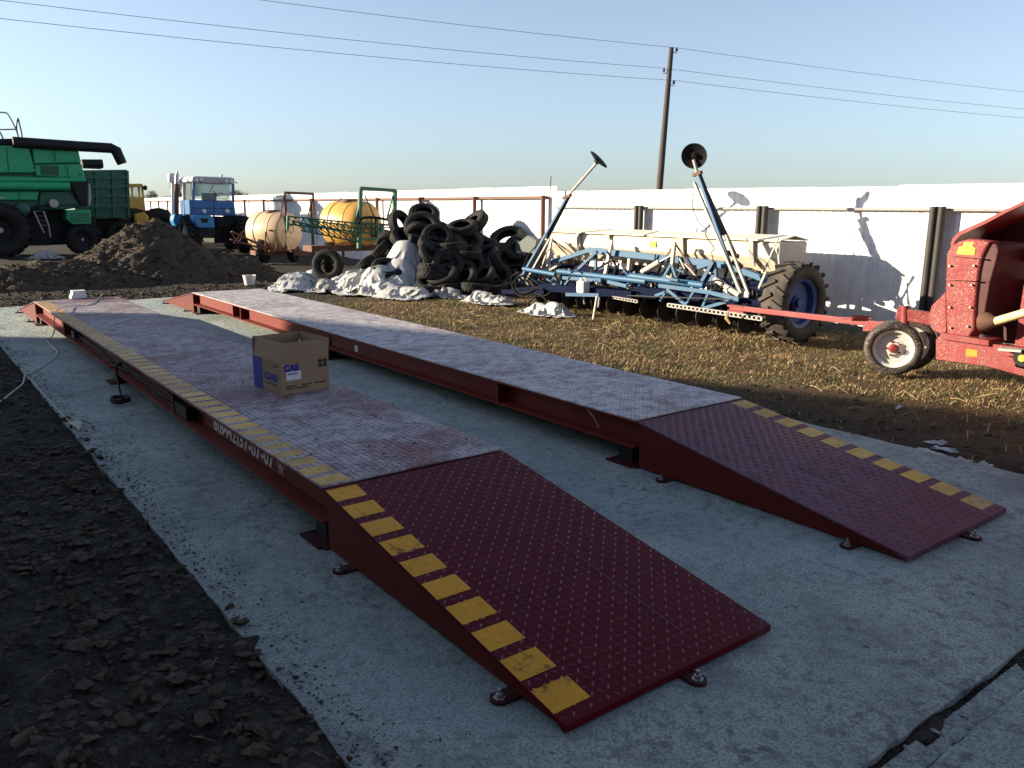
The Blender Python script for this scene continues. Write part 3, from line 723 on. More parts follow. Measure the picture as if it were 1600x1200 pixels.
# ================================================================== CARDBOARD BOX
pts = []; sz = []
for _ in range(260):
    x = random.uniform(.16, W_-.03); y = 1.9+abs(random.gauss(0, 3.2)); s = .002+.013*random.random()**5
    if y > 10.8: continue
    pts.append((x, y-LR, H_+s*.3)); sz.append(s)
c = scatter('mud_crumbs', MT['crumb'], pts, sz, 6, .5); c.parent = P1
bx = thing('cardboard_box', 'open cardboard carton with blue end and CAS printing on the muddy deck', 'cardboard box', (.561, 3.634, H_+.0035), R(5.2))
BX, BY, BZ, t = .368, .430, .229, .005
def badd(nm, mb, m, par=None): return link(nm, mb.mesh(nm, m), par or bx)
badd('bottom', MB().box((t, t, 0), (BX-t, BY-t, t)), MT['card'])
wf = badd('side_panel', MB().box((0, 0, 0), (BX, t, BZ)), MT['card'])
wb = badd('side_panel', MB().box((0, BY-t, 0), (BX, BY, BZ)), MT['card'])
wl = badd('end_panel', MB().box((0, t, 0), (t, BY-t, BZ)), MT['card'])
wr = badd('end_panel', MB().box((BX-t, t, 0), (BX, BY-t, BZ)), MT['card'])
def flap(p, q, out, L, tilt, skew, par, inside=False):
    p = Vector(p); q = Vector(q); out = Vector(out); d = (q-p).normalized()
    upv = Vector((0,0,math.cos(tilt)))+out*math.sin(tilt); n = d.cross(upv).normalized()*.0045
    mb = MB().prism([p+V(0,0,.0008), q+V(0,0,.0008), q+upv*L-d*skew, p+upv*L+d*skew], n); badd('flap', mb, MT['cardin'] if inside else MT['card'], par)
flap((0, .001, BZ), (BX, .001, BZ), (0,-1,0), .135, .06, .0, wf)
flap((.001, t, BZ), (.001, BY-t, BZ), (-1,0,0), .135, -.12, .012, wl, True)
flap((0, BY-.001, BZ), (BX, BY-.001, BZ), (0,1,0), .135, -.05, .0, wb)
flap((BX-.001, t, BZ), (BX-.001, BY-t, BZ), (1,0,0), .135, .10, .006, wr)
# printing on the end panel (faces -x)
badd('blue_band', MB().box((-.0012, .285, .0), (-.0004, BY, BZ-.002)), MT['printb'], wl)
lettering(wl, 'CAS', .070, 'printb', (-.0004, .255, .085), (0,-1,0), (0,0,1), .20, bold=.004)
badd('small_print', MB().box((-.0012, .06, .185), (-.0004, .115, .197)), MT['printk'], wl)
badd('rule', MB().box((-.0012, .06, .055), (-.0004, .255, .062)), MT['printk'], wl)
# printing on the side panel (faces -y)
lettering(wf, 'CAS', .060, 'printb', (.020, -.0004, .165), (1,0,0), (0,0,1), .115, bold=.004)
badd('paper_label', MB().box((.038, -.0016, .098), (.150, -.0004, .158)), MT['label'], wf)
badd('label_print', MB().box((.048, -.0024, .138), (.125, -.0018, .146)), MT['printb'], wf)
for i in range(2):
    for j in range(2):
        x = .285+i*.037; z = .165+j*.030
        hb = badd('handling_mark', MB().box((x, -.0014, z), (x+.031, -.0004, z+.026)), MT['printk'], wf)
for (z, xs2) in ((.052, (.03, .11, .15, .23, .25, .34)), (.036, (.03, .09, .10, .2))):
    for a, b in zip(xs2[::2], xs2[1::2]): badd('print_line', MB().box((a, -.0014, z), (b, -.0004, z+.008)), MT['printk'], wf)

# ================================================================== TYRES, WHEELS
def tyre_profile(Ro, Ri, w, n=7):
    """closed cross-section (r, h) of a tyre"""
    p = []
    for t in range(n+1):
        a = math.pi*t/n; p.append((Ri+(Ro-Ri)*(.5-.5*math.cos(a))*1.0, -w/2*(.72+.28*math.sin(a))))
    p += [(Ro, -w*.34), (Ro+.006, -w*.12), (Ro+.006, w*.12), (Ro, w*.34)]
    q = [(r, -h) for r, h in p[n::-1]] if n else []
    p2 = p[:n+1]+[(Ro+.004, -w*.25), (Ro+.008, 0), (Ro+.004, w*.25)]+q
    p2 += [(Ri+.012, w*.28), (Ri+(Ro-Ri)*.8, w*.22), (Ri+(Ro-Ri)*.8, -w*.22), (Ri+.012, -w*.28)]
    return p2
def tyre_mesh(Ro, Ri, w, name='tyre', grooves=True, n=28):
    mb = MB().lathe(tyre_profile(Ro, Ri, w), (0,0,0), (0,0,1), n, True)
    if grooves:
        for k in range(n*2):
            a = 2*math.pi*k/(n*2); d = Vector((math.cos(a), math.sin(a), 0)); tt = Vector((-d.y, d.x, 0)); s = w*.2*(1 if k % 2 else -1)
            mb.bar(d*(Ro+.004)+V(0,0,s-w*.16), d*(Ro+.004)+V(0,0,s+w*.16)+tt*.02, .02, .014, d)
    return mb.mesh(name, MT['rubber'], 45)
TM = [tyre_mesh(.30, .17, .18), tyre_mesh(.36, .20, .20), tyre_mesh(.255, .15, .15)]
GAUS = []
def place_tyre(loc, nrm, k, label, group='old tyres in the heap'):
    o = link('tyre', TM[k]); o.location = loc; o.rotation_euler = Vector(nrm).to_track_quat('Z', 'X').to_euler()
    tag(o, label, 'tyre', group); return o
HC = Vector((7.05, 12.1, 0))
def heap_h(x, y):
    dx, dy = (x-HC.x), (y-HC.y); u = dx*.795-dy*.606; v = dx*.606+dy*.795
    top = 1.24-.22*max(0, u+.55)
    return top*max(0, 1-(abs(u-.2)/1.85)**3-(abs(v)/1.25)**2.2)
rt = random.Random(21); placed = []
tries = 0
while len(placed) < 230 and tries < 40000:
    tries += 1
    x = HC.x+rt.uniform(-1.7, 1.7); y = HC.y+rt.uniform(-1.9, 1.9); h = heap_h(x, y)
    if x > 8.28: continue
    uu_ = (x-HC.x)*.795-(y-HC.y)*.606; vv_ = (x-HC.x)*.606+(y-HC.y)*.795
    if uu_ < .02 and vv_ < -.12: continue
    if uu_ < -.6 and vv_ < .3: continue
    z = rt.uniform(.12, max(.14, h))
    if h < .02: continue
    p = Vector((x, y, z))
    if any((p-q).length < (.21 if abs(p.z-q.z) > .08 else .33) for q in placed): continue
    placed.append(p)
for p in placed:
    dx = (heap_h(p.x+.1, p.y)-heap_h(p.x-.1, p.y))/.2; dy = (heap_h(p.x, p.y+.1)-heap_h(p.x, p.y-.1))/.2
    n = Vector((-dx*.6+rt.gauss(0,.6), -dy*.6+rt.gauss(0,.6), 1)).normalized()
    if p.z < .2: n = Vector((rt.gauss(0,.15), rt.gauss(0,.15), 1)).normalized()
    place_tyre(p, n, 0 if rt.random() < .7 else 2, 'dark worn tyre jumbled into the big tyre heap by the fence')
# the tyres one can single out
def tyre_at(px, py, Y, nrm, k, label): place_tyre(PY(px, py, Y), nrm, k, label, None)
def facing(yaw_off, tilt):  # normal towards the camera turned by yaw_off, tipped up by tilt
    a = YAW+R(yaw_off); return (-math.sin(a)*math.cos(R(tilt)), -math.cos(a)*math.cos(R(tilt)), math.sin(R(tilt)))
tyre_at(662, 336, 12.7, facing(-12, 52), 0, 'topmost tyre of the heap, lying tilted on another tyre')
tyre_at(660, 356, 12.35, facing(-5, 42), 1, 'wide tyre just under the topmost tyre of the heap')
tyre_at(626, 352, 12.9, facing(-60, 20), 0, 'tyre tipped on its tread beside the two topmost tyres')
tyre_at(738, 352, 12.0, facing(60, 45), 1, 'large tyre leaning over the sunlit crest of the heap')
tyre_at(722, 356, 11.8, facing(20, 68), 0, 'tyre lying flat below the large leaning tyre')
tyre_at(793, 374, 11.3, facing(25, 55), 1, 'tilted tyre at the slope of the heap towards the seed drill')
tyre_at(812, 388, 10.9, facing(10, 40), 0, 'tyre at the foot of the heap near the marker arm')
tyre_at(512, 414, 13.3, facing(8, 8), 0, 'tyre standing upright among the white film')
g = G(522, 446); place_tyre((g.x, g.y, .10), (.05, .03, 1), 0, 'tyre lying flat on the ground beside the white film', None)
tyre_at(605, 421, 12.0, facing(-20, 60), 0, 'tyre half wrapped in white film below the big crumpled sheet')
mb = MB(); r_ = random.Random(3)
bm = bmesh.new(); bmesh.ops.create_icosphere(bm, subdivisions=2, radius=.085); mb.v = [tuple(v.co*r_.uniform(.8,1.15)) for v in bm.verts]; mb.f = [tuple(v.index for v in f.verts) for f in bm.faces]; bm.free()
g2 = PY(505, 432, g.y); mb.v = [(a+g2.x, b+g2.y, c+g2.z) for a, b, c in mb.v]
single('plastic_bundle', mb, MT['gball'], 'bright green plastic bundle on the flat tyre', 'plastic bundle', smooth=60)

# ================================================================== CRUMPLED FILM
def film(name, c, ax, ay, rz, bumps, seed, mat, label, amp=.10, base=None, n=44, cat='plastic film', rag=.10, slack=1.35, steps=70):
    """loose sheet let fall in folds over bumps (a small position-based cloth);
    bumps: (u, v, height, radius) in sheet units -1..1"""
    r = np.random.default_rng(int(seed*10)); m = n+1
    U, V2 = np.meshgrid(np.linspace(-1, 1, m), np.linspace(-1, 1, m))
    P = np.zeros((m, m, 3)); ca, sa = math.cos(rz), math.sin(rz)
    K = np.array([[1+rag*fbm(U[j, i]*1.1+seed, V2[j, i]*1.1, 1.6, 5, seed) for i in range(m)] for j in range(m)])
    uu = U*np.sqrt(1-V2*V2*.36)*K; vv = V2*np.sqrt(1-U*U*.36)*K
    P[..., 0] = uu*ax; P[..., 1] = vv*ay
    xb = [(r.uniform(-.7, .7), r.uniform(-.7, .7), amp*r.uniform(.5, 1.6), r.uniform(.12, .3)) for _ in range(7)]
    def hgt(Q):
        h = np.zeros(Q.shape[:2])
        for b in bumps+xb: h = np.maximum(h, b[2]*np.exp(-((((Q[..., 0]/ax-b[0])/b[3])**2+((Q[..., 1]/ay-b[1])/b[3])**2)**1.7)))
        return h
    low = np.array([[fbm(P[j, i, 0]+seed, P[j, i, 1], 2.6, 3, seed) for i in range(m)] for j in range(m)])
    R0 = P.copy()
    P[..., 2] = hgt(P)+amp*.5+amp*1.6*low+r.normal(0, amp*.07, (m, m)); Q0 = P.copy()
    cons = []
    for dj, di in ((0,1),(1,0),(1,1),(1,-1)):
        for par in (0, 1):
            J, I = np.meshgrid(np.arange(0, m-dj), np.arange(1 if di < 0 else 0, m-max(di, 0)), indexing='ij')
            sel = ((I if dj == 0 else J) % 2) == par; J, I = J[sel], I[sel]
            L = np.linalg.norm(R0[J+dj, I+di]-R0[J, I], axis=-1)*slack
            cons.append((J*m+I, (J+dj)*m+I+di, L))
    Pf = P.reshape(-1, 3); prev = Pf.copy()
    for st_ in range(steps):
        vel = (Pf-prev)*.90; prev = Pf.copy(); Pf = Pf+vel; Pf[:, 2] -= .0035
        for _ in range(4):
            for a_, b_, L in cons:
                d = Pf[b_]-Pf[a_]; l = np.linalg.norm(d, axis=1)+1e-9; k = ((l-L)/l*.42)[:, None]*d
                Pf[a_] += k; Pf[b_] -= k
            h = hgt(Pf.reshape(m, m, 3)).ravel()+.006
            hit = Pf[:, 2] < h; Pf[hit, 2] = h[hit]; Pf[hit, :2] = prev[hit, :2]*.6+Pf[hit, :2]*.4
    mb = MB()
    for x_, y_, z_ in Pf:
        x = c[0]+x_*ca-y_*sa; y = c[1]+x_*sa+y_*ca
        mb.v.append((x, y, z_+(base(x, y) if base else 0)))
    mb.f = [(j*m+i, j*m+i+1, (j+1)*m+i+1, (j+1)*m+i) for j in range(n) for i in range(n)]
    o = single(name, mb, mat, label, cat, 'plastic film sheets by the tyre heap', 80)
    s_ = o.modifiers.new('thickness', 'SOLIDIFY'); s_.thickness = .004
    return o
def g2d(px, py): p = G(px, py); return (p.x, p.y)
# big pale crumpled sheet hanging over the flank of the heap
film('plastic_film', (6.22, 11.95), .58, .75, R(20), [(.62, .25, .95, .62), (.1, .1, .62, .62), (-.45, -.1, .34, .55), (.35, -.55, .45, .4)], 2.2, MT['tarp'], 'big crumpled white film sheet draped up the flank of the tyre heap', .16, n=60, slack=1.30)
film('plastic_film', (5.70, 12.65), .62, .90, R(-20), [(0, .2, .36, .7), (.5, -.5, .5, .55), (-.5, .5, .25, .5)], 5.1, MT['tarp'], 'white film sheet spread behind the upright tyre', .13, n=56, slack=1.30)
film('plastic_film', (5.0, 13.9), .55, 1.0, R(-35), [(.1, -.2, .26, .6), (-.3, .4, .22, .6), (.3, .6, .3, .3)], 8.3, MT['tarp'], 'white film sheet ending nearest the dark earth heap', .12, n=56, slack=1.30)
film('plastic_film', (5.72, 11.5), .38, .95, R(14), [(0, .2, .24, .6), (.2, -.5, .18, .5)], 11.7, MT['tarp'], 'long white film sheet along the front of the heap by the green bundle', .10, n=56, slack=1.30)
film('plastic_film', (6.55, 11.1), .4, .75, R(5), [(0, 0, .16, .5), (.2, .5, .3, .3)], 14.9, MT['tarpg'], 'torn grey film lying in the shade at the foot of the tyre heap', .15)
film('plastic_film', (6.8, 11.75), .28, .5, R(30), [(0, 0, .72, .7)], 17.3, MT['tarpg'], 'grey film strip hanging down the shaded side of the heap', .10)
film('plastic_film', (6.35, 11.35), .36, .62, R(10), [(0, .2, .2, .6), (.3, -.4, .28, .4)], 27.1, MT['tarp'], 'white film sheet trailing from the heap towards the grass', .12, n=44, slack=1.3)
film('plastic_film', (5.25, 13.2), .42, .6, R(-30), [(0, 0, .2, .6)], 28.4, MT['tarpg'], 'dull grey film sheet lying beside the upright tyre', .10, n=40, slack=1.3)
a, b = g2d(712, 474), g2d(800, 472)
film('plastic_sack', ((a[0]+b[0])/2+.12, (a[1]+b[1])/2), .30, .52, R(12), [(0, .35, .17, .5), (.1, -.3, .11, .6)], 20.5, MT['tarp'], 'white plastic sack lying on the grass before the tyre heap', .07, cat='plastic sack', n=36)
a, b = g2d(800, 488), g2d(893, 494)
film('plastic_sack', ((a[0]+b[0])/2+.10, (a[1]+b[1])/2), .26, .50, R(8), [(0, -.3, .19, .4), (0, .3, .15, .4)], 23.5, MT['tarp'], 'white plastic sack behind the looped black hose of the seed drill', .07, cat='plastic sack', n=36)
for k, (px, py, s) in enumerate(((1452, 708, .16), (1478, 700, .12), (1466, 689, .10), (1500, 718, .10), (1540, 726, .09), (1405, 640, .07))):
    p = G(px, py-4); sc_ = film('film_scrap', (p.x, p.y), s*.30, s*.75, R(20*k), [(0,0,.015,.6)], 30+k, MT['tarp'], 'small white scrap trodden into the shaded soil beside the slab', .018, base=lambda x, y: ground_z(x, y)+.006, n=16, cat='film scrap', rag=.6, slack=1.06, steps=20)
    sc_['group'] = 'white scraps on the soil'
p = PY(388, 408, 14.9); mb = MB().lathe([(.0,0),(.10,0),(.135,.2),(.13,.2),(.095,.01),(0,.01)], (p.x, p.y, 0), (0,0,1), 18)
single('plastic_bucket', mb, MT['whitep'], 'pale plastic bucket between the earth heap and the film', 'bucket')
# blunt slate boards leaning at the back of the heap
single('corrugated_board', MB().prism([PX(800,390,8.2), PX(803,374,8.2), PX(812,378,8.2), PX(824,368,8.2), PX(838,376,8.2), PX(834,396,8.2)], (.15,.1,0)), MT['slate'], 'grey corrugated roofing boards stacked behind the tyre heap', 'roofing board', smooth=0)

# ================================================================== SEED DRILL
dr = thing('seed_drill', 'blue framed seed drill with long cream hopper and raised marker discs', 'seed drill', (7.2, 6.9, 0))
def dp(nm, mb, m, smooth=35, par=None, bevel=0, label=None): return part(par or dr, nm, mb, MT[m], smooth, bevel, label)
HX, hy0, hy1 = 7.42, 4.50, 9.05
prof = [(HX,1.16),(HX+.04,1.19),(HX+.52,1.19),(HX+.56,1.16),(HX+.54,.98),(HX+.40,.80),(HX+.16,.80),(HX+.02,.98)]
hop = dp('hopper', MB().prism([(x, hy0+.01, z) for x, z in prof], (0, hy1-hy0-.02, 0)), 'cream', 30)
for y in (hy0, hy1-.012):
    dp('end_plate', MB().prism([(x+(-.015 if x < HX+.28 else .015), y-.004, z+.006) for x, z in prof], (0, .014, 0)), 'greyp', 0, hop)
mid_ = (hy0+hy1)/2
for a, b in ((hy0-.02, mid_-.03), (mid_+.03, hy1+.02)):
    dp('lid', MB().prism([(HX-.035, a, 1.195), (HX+.28, a, 1.255), (HX+.595, a, 1.195), (HX+.595, a, 1.21), (HX+.28, a, 1.27), (HX-.035, a, 1.21)], (0, b-a, 0)), 'creaml', 0)
for px in (908, 955, 1070, 1180):
    y = PX(px, 380, HX).y
    dp('lid_bracket', MB().prism([(HX-.01, y, 1.21), (HX-.05, y, 1.19), (HX-.03, y, 1.02), (HX+.02, y, .86), (HX+.04, y, .86), (HX+.012, y, 1.02)], (0, .07, 0)), 'greyp', 0)
y = PX(1020, 386, HX).y
dp('warning_sticker', MB().prism([(HX-.004, y-.06, 1.04), (HX-.004, y+.06, 1.04), (HX-.006, y+.06, 1.12), (HX-.006, y-.06, 1.12)], (.004,0,0)), 'sticker', 0)
X = 7.28
ub = [PX(862, 410, X), PX(922, 391, X), PX(1135, 414, X), PX(1238, 452, X)]
for a, b, wd in ((0,1,.07), (1,2,.09), (2,3,.075)): dp('upper_beam', MB().bar(ub[a], ub[b], wd, wd), 'bluel', 0, bevel=.006)
X = 6.95
dp('cross_pipe', MB().tube(PX(872, 424, X), PX(1010, 440, X), .042, n=12), 'bluel', 40)
dp('cross_pipe', MB().tube(PX(985, 431, X), PX(1100, 446, X), .045, n=12), 'bluel', 40)
dp('cross_pipe', MB().tube(PX(818, 420, X), PX(868, 429, X), .036, n=12), 'bluel', 40)
dp('main_beam', MB().bar(PX(845, 449, 6.85), PX(990, 461, 6.85), .10, .11), 'blued', 0, bevel=.008)
dp('main_beam', MB().bar(PX(990, 452, 6.98), PX(1240, 482, 6.98), .10, .10), 'blued', 0, bevel=.008)
dp('main_beam', MB().bar((7.5, 4.4, .62), (7.5, 9.0, .62), .1, .1), 'blued', 0)
for a, b, wd in (((880,434),(940,438),.05), ((950,440),(980,447),.05), ((855,436),(878,452),.03), ((893,432),(882,447),.03)): dp('brace', MB().bar(PX(*a,6.88), PX(*b,6.88), .04, wd), 'bluel', 0)
# truss in front
X = 6.82
for a, b, wd in (((1030,446),(1112,457),.05), ((1043,452),(1073,477),.042), ((1085,455),(1072,476),.03), ((1107,459),(1098,480),.03), ((1098,482),(1140,470),.04), ((1044,455),(1024,462),.035), ((1044,452),(1032,470),.025), ((1060,438),(1034,434),.03), ((1110,457),(1155,468),.05)):
    dp('truss_bar', MB().bar(PX(*a,X), PX(*b,X), .035, wd), 'bluel', 0)
# uprights and A-frames
for a, b, wd, m, X in (((1054,378),(1048,434),.05,'greyp',7.15), ((1055,380),(1092,438),.02,'rust',7.2), ((1054,380),(1030,420),.02,'rust',7.2), ((1048,414),(1037,434),.035,'bluel',7.1), ((1050,414),(1058,438),.035,'bluel',7.1),
                       ((956,375),(946,428),.05,'creaml',7.15), ((933,393),(900,424),.045,'blue',7.15), ((931,398),(931,421),.045,'bluel',7.2), ((984,402),(982,422),.05,'greyp',7.3),
                       ((1115,408),(1096,442),.05,'blue',7.1), ((1116,410),(1120,442),.045,'bluel',7.15), ((1095,440),(1070,412),.018,'greyp',7.1), ((1090,418),(1112,411),.05,'bluel',7.2), ((1216,372),(1193,425),.02,'greyp',7.3), ((1215,385),(1218,420),.02,'greyp',7.35), ((1197,425),(1185,452),.028,'greyp',7.1),
                       ((862,372),(855,416),.045,'creaml',7.2), ((860,372),(886,398),.018,'rust',7.25), ((860,372),(896,398),.018,'rust',7.25), ((858,385),(846,418),.025,'greyp',7.2), ((1060,400),(1070,420),.02,'greyp',7.2)):
    dp('strut', MB().bar(PX(*a,X), PX(*b,X), wd*.8, wd), m, 0)
dp('gusset', MB().prism([PX(1118,408,7.12), PX(1095,446,7.12), PX(1120,442,7.12)], (.012,0,0)), 'blue', 0)
dp('hydraulic_cylinder', MB().tube(PX(1003, 426, 7.05), PX(1030, 410, 7.15), .045, n=12), 'cream', 40)
dp('cylinder_rod', MB().tube(PX(1028, 411, 7.14), PX(1048, 400, 7.2), .016, n=8), 'steel', 40)
dp('hydraulic_cylinder', MB().tube(PX(1117, 436, 7.0), PX(1156, 462, 6.9), .035, n=12), 'greyp', 40)
# marker arms
def marker(base, knee, top, X, disc, nrm, rd):
    m = dp('marker_arm', MB().bar(PX(*base, X), PX(*knee, X), .035, .038), 'bluel', 0)
    dp('lower_strut', MB().bar(PX(base[0]+12, base[1]-2, X+.03), PX((base[0]+knee[0])/2+10, (base[1]+knee[1])/2, X+.03), .03, .03), 'greyp', 0, m)
    dp('arm_tube', MB().tube(PX(*knee, X+.01), PX(*top, X+.01), .022, n=10), 'greyp', 40, m)
    dp('arm_tube', MB().tube(PX((base[0]+knee[0])/2+6, (base[1]+knee[1])/2, X+.05), PX(knee[0]+3, knee[1], X+.03), .026, n=10), 'post', 40, m)
    dp('clamp', MB().bar(PX(knee[0]-6, knee[1]+2, X), PX(knee[0]+6, knee[1]-3, X), .05, .04), 'rust', 0, m)
    c = PX(*disc, X); n = Vector(nrm).normalized()
    d = dp('marker_disc', MB().lathe([(0,-.012),(rd*.45,-.010),(rd*.9,.012),(rd,.020),(rd,.026),(rd*.9,.02),(rd*.45,.0),(0,.0)], c, n, 32), 'black', 30, m)
    dp('hub', MB().lathe([(0,-.04),(.04,-.04),(.045,-.012),(.03,.03),(0,.03)], c, n, 14), 'black', 30, d)
marker((812, 438), (886, 308), (932, 255), 7.0, (934, 251), (.35, -.62, .70), .168)
marker((1158, 462), (1090, 272), (1084, 250), 6.95, (1085, 243), (-.75, -.45, -.30), .165)
dp('arm_rail', MB().bar(PX(1160, 462, 6.93), PX(1085, 285, 6.95), .035, .03), 'greyp', 0)
dp('arm_rail', MB().tube(PX(1148, 398, 7.05), PX(1092, 275, 6.99), .03, n=10), 'post', 40)
dp('clamp', MB().bar(PX(1137, 394, 7.02), PX(1153, 401, 7.02), .06, .05), 'rust', 0)
dp('clamp', MB().bar(PX(1146, 408, 7.02), PX(1158, 418, 7.02), .06, .06), 'rust', 0)
dp('prop', MB().bar(PX(1155, 430, 7.0), PX(1166, 452, 7.0), .03, .03), 'creaml', 0)
# jack leg, perforated step, drawbar
leg = dp('jack_leg', MB().tube(PX(933, 463, 6.6), PX(927, 499, 6.58), .018, n=10), 'creaml', 40)
dp('jack_leg', MB().tube(PX(937, 463, 6.66), PX(935, 480, 6.66), .014, n=10), 'greyp', 40)
dp('jack_bar', MB().bar(PX(885, 460, 6.65), PX(937, 461, 6.65), .04, .05), 'blue', 0)
st = MB(); a0, a1, b0, b1 = PX(1044, 474, 6.75), PX(1190, 495, 6.75), PX(1044, 479, 6.75), PX(1190, 501, 6.75)
st.bar(a0, a1, .02, .012); st.bar(b0, b1, .02, .012)
for k in range(23):
    t = k/22; st.bar(a0.lerp(a1, t), b0.lerp(b1, t), .02, .028, (0,1,0))
dp('perforated_step', st, 'greyp', 0)
st = MB(); a0, a1, b0, b1 = PX(958, 463, 6.8), PX(996, 469, 6.8), PX(958, 466, 6.8), PX(996, 473, 6.8)
st.bar(a0, a1, .02, .01); st.bar(b0, b1, .02, .01)
for k in range(9): st.bar(a0.lerp(a1, k/8), b0.lerp(b1, k/8), .02, .02, (0,1,0))
dp('perforated_step', st, 'greyp', 0)
dp('tension_rod', MB().tube(PX(980, 462, 6.7), PX(1145, 468, 6.7), .008, n=6), 'post')
dp('drawbar', MB().bar(PX(786, 456, 6.75), PX(852, 456, 6.8), .07, .07), 'blued', 0)
dp('drawbar', MB().bar(PX(800, 452, 6.72), PX(880, 446, 6.85), .04, .04), 'blued', 0)
for k in range(7):
    a = PX(806+k*7, 424+k*2+3*(k%2), 6.85-.02*k); b = PX(818+k*8, 444+2*(k%3), 6.9); dp('linkage', MB().bar(a, b, .022, .022), ('blued','greyp','rust','blue')[k%4], 0)
rk = random.Random(12)
for k in range(46):
    a = PX(rk.uniform(835, 1190), 0, 7.2); y = a.y; z = rk.uniform(.42, .8); x = rk.uniform(6.95, 7.4); L = rk.uniform(.12, .38)
    d = Vector((rk.uniform(-.5, .5), rk.uniform(-1, 1), rk.uniform(-.9, .9))).normalized()*L
    dp('linkage', MB().bar((x, y, z), (x+d.x, y+d.y, z+d.z), rk.uniform(.014, .03), rk.uniform(.014, .035)), rk.choice(('blued','blued','blue','post','greyp','rust','bluel')), 0)
for k in range(9):
    y = 4.9+k*.45+rk.uniform(-.1, .1); x = rk.uniform(6.9, 7.2); z = rk.uniform(.45, .6)
    P = smooth_path([(x, y, z), (x-.06, y+.12, z+rk.uniform(.02, .16)), (x, y+.3, z+rk.uniform(-.1, .1)), (x+.15, y+.42, z)], 5); dp('hose', MB().path(P, .010, 6), 'cable', 60)
# openers and seed tubes under the hopper
for k in range(26):
    y = hy0+.12+(hy1-hy0-.2)*k/25; xo = 7.28 if k % 2 else 7.55
    dp('seed_tube', MB().path([(HX+.28, y, .82), (HX+.22, y+.02, .62), (xo+.06, y, .32)], .018, 6), 'black')
    op = dp('opener_arm', MB().bar((7.5, y, .6), (xo+.02, y, .18), .03, .035), 'blued', 0)
    dp('opener_disc', MB().lathe([(0,-.01),(.16,-.004),(.16,.004),(0,.01)], (xo, y+.025, .165), (.12,1,0), 16), 'post', 30, op)
for k in range(26):
    y = hy0+.12+(hy1-hy0-.2)*k/25; dp('seed_cup', MB().box((HX+.1, y-.03, .755), (HX+.2, y+.03, .805)), 'cream', 0)
dp('shade_filler', MB().tube((7.62, hy0+.05, .2), (7.62, hy1-.05, .2), .19, n=20), 'black', 40)  # black cylinder added to stand for the shadow behind the discs
dp('shade_filler', MB().tube((7.30, hy0+.05, .33), (7.30, hy1-.05, .33), .07, n=12), 'blued', 40)  # slimmer dark cylinder added to the same shadowed gap
# the big lugged wheel
def lug_wheel(root, c, axis, Ro, Ri, wd, nl, tyre_m, rim_m, hub_m, add, lugh=.03):
    c = Vector(c); ax = Vector(axis).normalized()
    wh = add('wheel', MB().lathe([(.0,-.05),(Ri*.25,-.05),(Ri*.3,-.02),(Ri*.8,-.035),(Ri*.86,-wd*.30),(Ri+.005,-wd*.36),(Ri+.005,wd*.36),(Ri*.86,wd*.30),(Ri*.8,.01),(Ri*.3,.0),(0,.0)], c, ax, 28), rim_m, 40)
    mb = MB().lathe(tyre_profile(Ro, Ri, wd), c, ax, 40, True)
    a = Vector((0,0,1)); x = ax.cross(a).normalized(); y = ax.cross(x)
    for k in range(nl):
        for s in (-1, 1):
            q0 = 2*math.pi*(k+(.25 if s > 0 else -.25))/nl; dq = 2*math.pi/nl*.55
            d0 = x*math.cos(q0)+y*math.sin(q0); d1 = x*math.cos(q0+dq)+y*math.sin(q0+dq)
            mb.bar(c+d1*(Ro+lugh*.4)+ax*(s*wd*.02), c+d0*(Ro+lugh*.15)+ax*(s*wd*.48), .045*Ro/.5, lugh*1.6, d0)
    add('tyre', mb, tyre_m, 40, wh)
    add('hub', MB().lathe([(0,-.09),(Ri*.16,-.09),(Ri*.2,-.05),(Ri*.2,.05),(0,.05)], c, ax, 14), hub_m, 40, wh)
    return wh
wr_ = .49; wc = Vector((7.18, 4.08, wr_))
MT['rubberdust'] = paint('dusty_tread', (.030,.027,.025), .85, (.12,.10,.08), .6, 3)
lug_wheel(dr, wc, (0, 1, 0), wr_-.03, .30, .34, 18, 'rubberdust', 'rimb', 'rimb', dp)
lug_wheel(dr, (8.0, 9.1, wr_-.1), (0, 1, 0), wr_-.13, .24, .26, 18, 'rubberdust', 'rimb', 'rimb', dp)
dp('axle', MB().bar((7.18, 4.1, wr_), (7.3, 4.7, .6), .08, .08), 'blued', 0)
# hoses
def hose(pxs, X, r, m='cable'):
    P = smooth_path([PX(a, b, X+c) for a, b, c in pxs], 6); dp('hose', MB().path(P, r, 7), m, 60)
hose([(838,462,0),(826,474,-.02),(828,488,-.03),(840,494,-.03),(854,486,-.02),(855,472,0),(846,462,0),(836,459,0)], 6.5, .014)
hose([(815,432,0),(802,440,0),(804,456,0),(818,464,0),(832,458,0)], 6.75, .012)
hose([(822,428,0),(806,436,0),(808,452,0),(822,458,0),(836,450,0),(848,452,0)], 6.72, .012)
hose([(812,425,0),(800,432,0),(800,446,0),(812,462,0),(850,462,0),(860,456,0)], 6.7, .012)
hose([(884,298,0),(880,325,.02),(866,352,.02),(846,376,0),(826,398,0),(816,424,0)], 7.02, .010)
hose([(1085,300,0),(1082,320,0),(1092,348,-.01),(1104,358,0),(1103,368,0),(1116,388,0),(1112,395,0),(1118,420,0)], 6.98, .006)
hose([(905,440,0),(920,430,0),(940,416,0),(958,408,0),(962,424,0),(950,436,0)], 7.0, .016)
hose([(1105,440,0),(1112,452,0),(1126,450,0),(1130,442,0),(1118,438,0),(1112,446,0),(1122,462,0),(1140,466,0)], 6.85, .010)
hose([(1135,472,0),(1140,482,0),(1150,486,0),(1162,478,0),(1168,474,0)], 6.6, .010)
